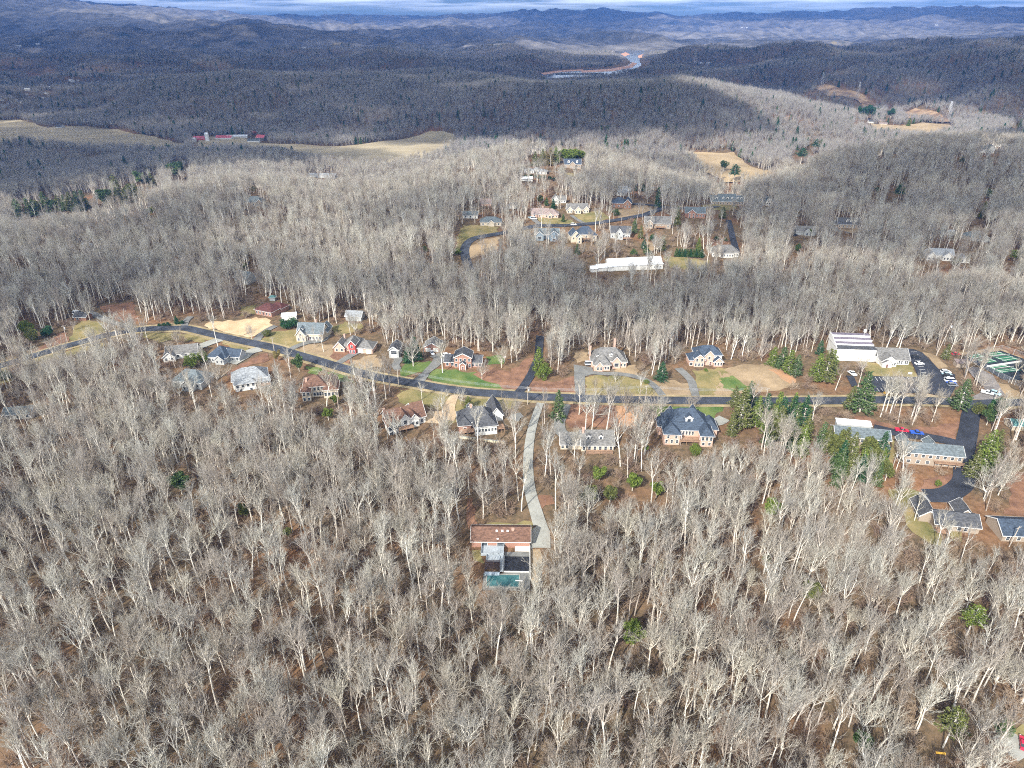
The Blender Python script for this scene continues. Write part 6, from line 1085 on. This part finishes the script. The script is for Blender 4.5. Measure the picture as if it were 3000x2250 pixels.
E = [ # px, height px, shape, leaf, wide, label
 ((78,975),40,'bush','lime',1.2,'yellow green bushy evergreen at the far left wood edge'), ((98,998),44,'bush','olive',1.0,'olive bush below the yellow green one at far left'), ((140,985),34,'bush','dark',1.3,'dark evergreen bush above the brown bank at left'), ((22,1112),30,'bush','dark',1.2,'dark bush at the far left beside the road end'),
 ((519,950),24,'cone','dark',1.6,'small dark cone shaped evergreen at the left road bend'), ((535,950),14,'bush','dark',1.3,'low dark bush right of the cone evergreen'), ((467,956),10,'bush','dark',1.2,'leftmost of three clipped bushes along the road bend'), ((481,956),12,'bush','dark',1.2,'middle of three clipped bushes along the road bend'), ((495,955),14,'bush','dark',1.2,'rightmost of three clipped bushes along the road bend'),
 ((568,1078),48,'bush','lime',1.0,'rounded bright green evergreen left of the navy roofed house'), ((597,1062),40,'bush','lime',.9,'second bright green evergreen touching the navy roof'), ((838,964),32,'bush','dark',1.2,'left half of the dark hedge before the white roofed shed'), ((862,962),36,'bush','dark',1.2,'right half of the dark hedge before the white roofed shed'), ((784,985),22,'bush','olive',1.3,'olive brown bush at the driveway mouth'),
 ((877,1088),52,'round','pine',.9,'dark green tree between the road and the brown roofed house'), ((981,1188),34,'round','lime',1.0,'bright green tree right of the cream two storey house'), ((963,1232),40,'round','lime',1.1,'bright green round tree below the cream house'), ((814,1058),36,'round','brownish',.9,'bronze green tree at the kerb above the light grey house'),
 ((1196,1063),45,'cone','dark',1.6,'dark cedar left of the tall pale tree by the garage'), ((1218,1056),68,'pine','dark',1.0,'dark conifer behind the tall pale tree'), ((1372,1200),38,'cone','olive',1.8,'olive clipped conifer beside the tan driveway'), ((1578,1088),70,'pine','lime',.9,'yellow green pine at the side road'), ((1592,1112),50,'bush','lime',.9,'yellow green bush at the foot of the side road pine'),
 ((1634,1232),88,'pine','pine',.75,'tall narrow pine below the road right of the concrete drive'), ((1937,1118),56,'pine','dark',1.2,'dark green fir on the mulch between two driveways'), ((1893,1124),14,'bush','lime',1.3,'small bright bush at the loop driveway'), ((2068,1089),12,'bush','lime',1.2,'small round bush before the navy roofed brick house'),
 ((2165,1258),120,'pine','olive',.85,'big olive pine below the road right of the blue black house'), ((2188,1205),88,'pine','pine',.9,'dark pine on the road edge above the big olive one'), ((2150,1190),60,'pine','olive',.9,'smaller olive pine at the end of the green lawn'), ((2140,1280),70,'pine','olive',.8,'narrow olive pine beside the blue black house'), ((2212,1250),90,'pine','lime',.8,'yellowish pine right of the big olive one'),
 ((2262,1072),56,'pine','lime',1.1,'left pine of the group above the brown slope'), ((2288,1080),64,'pine','pine',1.1,'middle pine of the group above the brown slope'), ((2310,1092),66,'pine','lime',1.1,'right pine of the group above the brown slope'), ((2330,1100),60,'pine','pine',1.0,'lowest pine of the group above the brown slope'), ((2390,1115),80,'pine','lime',1.0,'tall yellow green pine left of the church hall'), ((2415,1118),96,'pine','olive',1.0,'olive pine nearest the church hall wall'), ((2432,1095),70,'pine','lime',.9,'slim yellow green pine touching the church hall'), ((2400,1040),44,'pine','dark',1.0,'dark pine behind the pines beside the church hall'),
 ((2518,1206),118,'pine','pine',1.05,'large full pine in front of the church car park'), ((2486,1200),70,'pine','olive',.8,'thin pine left of the large car park pine'), ((2808,1200),90,'pine','pine',1.1,'large pine at the right corner of the church car park'), ((2768,1052),46,'pine','olive',.9,'fir at the wood edge left of the tennis courts'), ((2875,1375),120,'pine','lime',.9,'large yellow green pine beside the right cul-de-sac road'), ((2842,1400),84,'pine','olive',.9,'olive pine below the apartment road bend'), ((2905,1345),90,'pine','olive',.8,'narrow olive pine right of the large roadside pine'),
 ((2890,1245),64,'round','pine',1.0,'green tree right of the dark road'), ((2912,1225),70,'round','dark',.8,'dark green tree by the junction utility pole'), ((2866,1215),40,'bush','olive',1.0,'olive thicket at the road corner'),
 ((1755,1412),34,'round','lime',1.1,'bright green crown in the wood below the long cream house'), ((1852,1438),40,'round','lime',1.0,'bright green crown right of the first one below the cream house'), ((1922,1458),36,'round','lime',1.0,'bright green crown below the brick mansion wood'), ((1725,1490),50,'round','olive',1.0,'olive crown right of the concrete drive'), ((1786,1475),40,'round','olive',.9,'small olive crown between the bright green ones'), ((2257,1520),46,'round','lime',1.1,'pale yellow green crown alone in the right wood'), ((2240,1660),40,'high','olive',.9,'small olive pine top in the lower right wood'),
 ((1855,1895),52,'round','lime',1.0,'vivid green round crown in the bottom wood'), ((534,1448),52,'round','pine',1.0,'dark green crown alone in the left wood'), ((718,1520),34,'round','olive',.9,'olive crown lower right of the lone dark green one'), ((846,1580),26,'round','olive',.9,'tiny olive crown in the lower left wood'), ((2832,1860),90,'high','lime',1.2,'yellow green pine crown on bare trunk at right'), ((2762,2190),118,'high','olive',.9,'yellow pine on two pale trunks above the play frame'), ((2515,2205),44,'round','pine',.9,'green crown near the bottom edge at right'), ((2372,1775),54,'round','olive',.8,'olive crown in the lower right wood'), ((2935,2150),44,'bush','pine',1.0,'green bush by the bottom right lawn'),
 ((2745,1425),22,'bush','lime',.9,'small bright bush above the gravel circle'), ((2036,1330),30,'bush','lime',1.2,'bright green bush below the mansion terrace'), ((1892,1330),30,'round','lime',.7,'narrow bright green tree left of the mansion'),
 ((1581,598),30,'round','olive',1.1,'golden green round tree left of the white A frame house'), ((1601,603),24,'cone','pine',1.5,'small green conifer left of the A frame house'), ((1621,612),28,'cone','dark',1.5,'dark fir in front of the A frame house'), ((1650,650),22,'cone','pine',1.4,'small fir between two lawns on the upper street'), ((1804,632),22,'bush','pine',1.1,'round green bush beside the upper street'), ((1925,610),60,'pine','dark',.6,'tall narrow dark fir at the upper junction'), ((1884,562),26,'pine','dark',.9,'dark fir above the upper road'), ((1862,560),20,'pine','dark',.9,'smaller dark fir left of the other above the upper road'), ((1982,662),56,'pine','olive',.7,'tall olive fir right of the brown brick house'), ((2116,640),34,'cone','olive',1.6,'bronze conifer below the seven dormer mansion'), ((1691,748),36,'pine','pine',.9,'fir below the white house with the balcony'),
 ((1858,685),44,'pine','pine',.8,'fir right of the dark steep roofed house'), ((1876,700),40,'pine','olive',.8,'lower fir right of the dark steep roofed house'), ((1886,730),34,'pine','dark',.9,'dark fir above the greenhouse end'), ((1940,735),44,'pine','olive',.9,'olive pine left of the clipped hedge'), ((2045,735),40,'pine','lime',.8,'pale green fir above the clipped hedge'), ((1910,706),22,'bush','dark',1,'dark bush above the greenhouse'), ((1894,748),26,'bush','pine',1.0,'green bush touching the right end of the greenhouse'), ((1855,752),26,'bush','pine',1.0,'green bush behind the greenhouse roof'),
 ((2098,704),14,'bush','pine',1.1,'small bush left of the black driveway'), ((2126,708),14,'bush','pine',1.1,'small bush beside the black driveway edge'), ((2336,745),34,'round','pine',.9,'green crown right of the wooded slope below the upper houses'), ((2370,690),22,'round','lime',.9,'green crown by the white framed gable'), ((2628,592),50,'high','dark',1.2,'dark pine crown in the right wood'), ((2640,560),26,'high','pine',1.2,'small pine crown above the dark one'), ((2813,490),32,'high','dark',1.0,'small dark pine high in the right wood'), ((2890,586),34,'round','pine',1.0,'rounded green crown in the far right wood'), ((2874,640),48,'pine','lime',.9,'lime and green pine in the far right wood'), ((2968,770),44,'round','lime',.9,'lime crown at the right edge'), ((2797,780),28,'round','lime',1.2,'lime crown below the many gabled house'), ((2600,668),20,'round','pine',1.0,'small green crown above the three dormer house'), ((2568,568),22,'round','pine',1.0,'little green crown left of the dark pine'), ((2980,392),40,'pine','pine',.8,'green pine at the right skyline of the near hill'), ((2345,480),44,'high','dark',1.5,'dark pines crown on the ridge above the tan meadow'), ((2385,450),40,'high','dark',1.2,'second dark pine crown on the ridge above the tan meadow'), ((2118,506),40,'round','pine',.9,'green pine in front of the tan meadow'), ((2148,540),56,'high','dark',1.1,'flat topped dark pine behind the seven dormer mansion'),
 ((2540,352),48,'round','dark',1.1,'dark blue green tree above the right valley houses'), ((2520,350),40,'round','dark',1.0,'dark tree left of the right valley houses'), ((2608,350),34,'round','dark',.9,'dark tree between the right valley houses'), ((2660,372),24,'cone','lime',1.4,'bright small conifer on the right valley field'),
 ((1568,488),42,'pine','olive',1.1,'leftmost olive conifer behind the hilltop villa'), ((1590,485),46,'pine','olive',1.1,'second olive conifer behind the hilltop villa'), ((1612,484),48,'pine','brownish',1.1,'bronze conifer behind the hilltop villa'), ((1598,486),42,'pine','brownish',1.1,'bronze conifer close to the villa roof'), ((1628,480),48,'pine','lime',1.1,'lime conifer left of the bright green stand'),
 ((1340,485),16,'bush','pine',1.1,'green clump on the bright ridge'), ((1362,490),14,'bush','pine',1.1,'smaller green clump on the bright ridge'), ((1382,488),16,'bush','pine',1.1,'rightmost green clump on the bright ridge'), ((445,625),20,'bush','lime',1.4,'green clump at the pale left ridge'), ((130,690),18,'bush','pine',1.5,'dark green crown in the left pale wood'), ((720,788),20,'round','lime',1.2,'lime crown above the hidden blue house'), ((743,566),22,'round','olive',1.2,'olive crown above the ridge house'), ((1247,738),20,'bush','lime',1.0,'lime bush in the wood left of the upper road'), ((1340,748),24,'bush','lime',1.0,'lime bush at the foot of the upper curving road'), ((1750,855),14,'bush','lime',1.2,'lime bush below the greenhouse'), ((2455,1370),44,'pine','dark',.9,'dark pine under the left apartment block')]
for px_, hp, sh_, lf, wd_, lb in E: ever(px_, hp*(1.4 if sh_ == 'round' and px_[1] > 1380 else 1), sh_, lf, lb, wide=wd_)
ers = np.random.RandomState(77)
ORD = 'first second third fourth fifth sixth seventh eighth ninth tenth eleventh twelfth thirteenth fourteenth fifteenth sixteenth seventeenth eighteenth nineteenth twentieth'.split()
ORD += ['twenty-'+w_ for w_ in ORD[:9]]+['thirtieth']+['thirty-'+w_ for w_ in ORD[:9]]+['fortieth']+['forty-'+w_ for w_ in ORD[:9]]
for k in range(9): ever((1650+k*6, 480-ers.randint(0, 5)), 42, 'round', 'lime', ORD[k]+' tree from the left in the vivid green stand above the navy dormer house', 'vivid green stand on the upper hilltop', 1.2)
for k in range(10): ever((1981+k*8.2, 752+k*.3), 24, 'cone', 'dark' if k % 2 else 'pine', ORD[k]+' clipped conifer from the left in the dark hedge above the tan lawn', 'conifer hedge row above the tan lawn', 1.5)
for k in range(7): ever((1540+k*14, 520+k*1.0+ers.randint(0, 4)), 12, 'bush', 'dark', ORD[k]+' dark clipped hedge bush from the left below the hilltop villa', 'hedge bushes of the hilltop villa', 1.3)
for k, (x, y) in enumerate(sorted(((60,640),(90,635),(105,632),(118,628),(140,625),(160,622),(178,620),(196,618),(214,620),(235,620),(250,612),(310,608),(322,604),(350,598),(372,596),(388,588),(402,580),(345,575),(418,552),(448,548),(525,528)))): ever((x, y), ers.randint(42, 62), 'pine' if ers.rand() < .6 else 'round', ['pine', 'pine', 'olive'][ers.randint(3)], ORD[k]+' dark green pine from the left in the row behind the left ridge', 'pines along the foot of the left ridge', 1.15)
gp = []
for k in range(49):
    t = ers.rand(); x = 2225+t*370+ers.normal(0, 8); y = 1262+t*92+ers.normal(0, 30)
    if 2430 < x < 2640 and y < 1350: y += 80
    gp.append((x, y))
for k, (x, y) in enumerate(sorted(gp)): ever((x, y), ers.randint(62, 98), 'pine' if ers.rand() < .85 else 'round', ['lime', 'olive', 'dark', 'pine'][ers.randint(4)], ORD[k]+' pine from the left in the olive grove below the apartments', 'olive pine grove left of the apartments', 0.78, prot=.55)
fp = [proto(cone_proto(20, LEAF['dark'])), proto(cone_proto(17, LEAF['pine']))]
P_, S_, A_, K_ = [], [], [], []
def push(X, Y, Z, sc, rot, kinds_, rs):
    P_.append(np.stack([X, Y, Z], 1)); S_.append(sc); A_.append(rot); K_.append(np.array(kinds_)[rs.randint(0, len(kinds_), len(X))])
X, Y, Z, sc, rot, rs = forest_zone(70, 700, 5.5, 21)
# the 300 bare trees that show largest stand as individuals, the rest is one wood
px, py, zc = project(np.stack([X, Y, Z+sc*13], 1)); inview = (px > -30) & (px < 3030) & (py < 2330) & (py > 0)
order = np.argsort(np.where(inview, zc/sc, 1e9))[:264]; rest = np.ones(len(X), bool); rest[order] = False
kk = rs.randint(0, len(kinds), len(X))
HX = ['at the left edge', 'near the left edge', 'in the left third', 'left of the middle', 'close left of middle', 'at the middle', 'close right of middle', 'right of the middle', 'near the right edge', 'at the right edge']
VY = [(2130, 'bottom edge'), (2000, 'lowest wood'), (1870, 'lower wood'), (1740, 'mid lower wood'), (1, 'wood by the ranch house')]
def WHERE(x, y): return HX[int(min(max(x, 0), 2999)/300)]+', '+next(t for v, t in VY if y > v)
LOOK = {'forest': 'forked crown', 'open': 'broad spreading crown', 'slim': 'narrow upright crown'}
SHP = lambda s: 'short' if s < 0.80 else 'medium' if s < 0.9 else 'tall' if s < 1.0 else 'towering'
for i in order:
    tm, cm_, H_, kd_ = near_kinds[kk[i]]
    r = bpy.data.objects.new('bare_tree', None); COL.objects.link(r); r.location = (X[i], Y[i], Z[i]); r.rotation_euler = (0, 0, rot[i]); r.scale = (sc[i],)*3
    for nm, m_ in (('trunk', tm), ('crown', cm_)):
        c = bpy.data.objects.new(nm, m_); COL.objects.link(c); c.parent = r
    where = WHERE(px[i], py[i]); tag(r, '%s leafless tree with %s %s' % (SHP(sc[i]), LOOK[kd_], where), 'tree', 'bare trees, %s %s, %s' % (SHP(sc[i]), kd_, where))
YARD = [((1211,1073),104,6,'tallest pale tree on the small green lawn by the garage'), ((1297,1092),100,0,'tall pale tree at the left corner of the big green lawn'), ((1412,1112),60,7,'bare tree at the right end of the brick house lawn'),
 ((1310,1165),26,6,'small reddish round tree left of the tan driveway mouth'), ((1350,1185),54,7,'bushy many stemmed bare tree right of the tan driveway'), ((1281,1206),42,6,'small grey tree on the lawn before the brown roofed house'), ((1236,1170),55,2,'slim young tree on the dry lawn below the road'),
 ((1737,1234),84,7,'large brown spreading tree below the road above the long cream house'), ((1802,1119),36,6,'small bare tree on the oval lawn by the loop driveway'), ((1938,1212),60,7,'left of two pale spreading trees on the mansion lawn'), ((2022,1208),56,6,'right of two pale spreading trees on the mansion lawn'), ((1870,1186),108,9,'tall narrow pale tree at the roadside between the two lawns'),
 ((1887,1332),185,1,'very tall white trunked tree left of the blue black house'), ((1745,1160),62,3,'bare tree at the left side of the oval lawn'), ((1696,1215),112,10,'tall thin tree at the foot of the left loop driveway'), ((1853,1262),90,4,'crooked pale tree above the long cream house'),
 ((2618,1157),76,7,'leftmost of three bare trees below the church car park'), ((2650,1160),72,3,'middle of three bare trees below the church car park'), ((2684,1160),78,4,'rightmost of three bare trees below the church car park'), ((2868,1142),58,7,'round grey tree between the gravel lot and the road'), ((2447,1143),90,8,'pale slim tree left of the church car park'), ((2989,1160),92,1,'bare tree at the right edge below the tennis courts'),
 ((2679,1525),98,9,'white trunked tree on the olive lawn left of the L shaped house'), ((2769,1598),80,2,'bare tree in front of the L shaped house'), ((2882,1462),112,7,'wide upright grey tree right of the gravel circle'), ((2925,1440),100,6,'second wide grey tree right of the gravel circle'),
 ((892,1034),72,8,'left of three pale trees on the tan lawn by the cream house'), ((921,1012),60,9,'middle of three pale trees on the tan lawn by the cream house'), ((949,1031),66,10,'right of three pale trees on the tan lawn by the cream house'), ((737,993),46,6,'grey tree before the straw covered slope'), ((860,1202),104,0,'tall grey tree between the white house and the cream house'),
 ((263,938),86,7,'broad pale tree above the far left winter lawn'), ((133,950),72,3,'pale tree left of the brown bank'), ((377,998),76,2,'dark slim tree below the left road bend'), ((217,968),32,6,'small round tree on the far left winter lawn')]
for k, (pb, hp, ki, lb) in enumerate(YARD):
    g = G(*pb); zc_ = (g-Vector((0, 0, CAMH))).dot(CF); el = math.atan2(CAMH-g.z, math.hypot(g.x, g.y)); tm, cm_, H_, kd_ = near_kinds[ki]; s_ = hp*zc_/2001/math.cos(el)/H_
    r = bpy.data.objects.new('yard_tree', None); COL.objects.link(r); r.location = g; r.rotation_euler = (0, 0, k*2.1); r.scale = (s_*1.1, s_*1.1, s_)
    for nm, m_ in (('trunk', tm), ('crown', cm_)): c = bpy.data.objects.new(nm, m_); COL.objects.link(c); c.parent = r
    tag(r, lb, 'tree', 'bare trees standing in the yards')
push(X[rest], Y[rest], Z[rest], sc[rest], rot[rest], hi, rs)
X, Y, Z, sc, rot, rs = forest_zone(700, 1300, 6.2, 22); push(X, Y, Z, sc, rot, hi, rs)
X, Y, Z, sc, rot, rs = forest_zone(1300, 2300, 7.2, 23); push(X, Y, Z, sc, rot, lo*4+fp, rs)
X, Y, Z, sc, rot, rs = forest_zone(2300, 4300, 11.0, 24); push(X, Y, Z, sc*1.05, rot, lo*3+fp, rs)
X, Y, Z, sc, rot, rs = forest_zone(4300, 6200, 15.0, 25); push(X, Y, Z, sc*1.15, rot, lo*3+fp, rs)
nb = sum(len(a) for a in P_)
P2, P_ = P_, []; S2, S_ = S_, []; A2, A_ = A_, []; K2, K_ = K_, []
X, Y, Z, sc, rot, rs = forest_zone(70, 520, 4.4, 31, 1.0, 6.0); push(X, Y, Z, sc, rot, sh, rs)
X, Y, Z, sc, rot, rs = forest_zone(520, 1000, 7.5, 32, 1.1, 6.0); push(X, Y, Z, sc, rot, sh, rs)
def instancer(name, P, S, A, K, label):
    P = np.concatenate(P); S = np.concatenate(S); A = np.concatenate(A); K = np.concatenate(K)
    print(name, len(P))
    me = bpy.data.meshes.new(name); me.vertices.add(len(P)); me.vertices.foreach_set('co', P.ravel())
    a = me.attributes.new('sc', 'FLOAT', 'POINT'); a.data.foreach_set('value', S.astype(np.float32))
    a = me.attributes.new('rot', 'FLOAT', 'POINT'); a.data.foreach_set('value', A.astype(np.float32))
    a = me.attributes.new('idx', 'INT', 'POINT'); a.data.foreach_set('value', K.astype(np.int32))
    o = bpy.data.objects.new(name, me); COL.objects.link(o)
    g = bpy.data.node_groups.new(name, 'GeometryNodeTree'); g.interface.new_socket('Geometry', in_out='INPUT', socket_type='NodeSocketGeometry'); g.interface.new_socket('Geometry', in_out='OUTPUT', socket_type='NodeSocketGeometry')
    gi = g.nodes.new('NodeGroupInput'); go = g.nodes.new('NodeGroupOutput'); ip = g.nodes.new('GeometryNodeInstanceOnPoints'); ci = g.nodes.new('GeometryNodeCollectionInfo')
    ci.inputs['Collection'].default_value = PROTO; ci.inputs['Separate Children'].default_value = True; ci.inputs['Reset Children'].default_value = True
    def attr(nm, ty):
        n = g.nodes.new('GeometryNodeInputNamedAttribute'); n.data_type = ty; n.inputs['Name'].default_value = nm; return n.outputs['Attribute']
    cmb = g.nodes.new('ShaderNodeCombineXYZ'); g.links.new(attr('rot', 'FLOAT'), cmb.inputs['Z'])
    g.links.new(gi.outputs[0], ip.inputs['Points']); g.links.new(ci.outputs[0], ip.inputs['Instance']); ip.inputs['Pick Instance'].default_value = True
    g.links.new(attr('idx', 'INT'), ip.inputs['Instance Index']); g.links.new(cmb.outputs[0], ip.inputs['Rotation']); g.links.new(attr('sc', 'FLOAT'), ip.inputs['Scale'])
    g.links.new(ip.outputs[0], go.inputs[0]); md = o.modifiers.new('wood', 'NODES'); md.node_group = g
    tag(o, label, 'woodland', kind='stuff'); return o
instancer('leafless_forest', P2, S2, A2, K2, 'grey leafless forest covering the plateau and the hills to the far valley')
instancer('understory_shrubs', P_, S_, A_, K_, 'brown leafless undergrowth between the tree trunks')
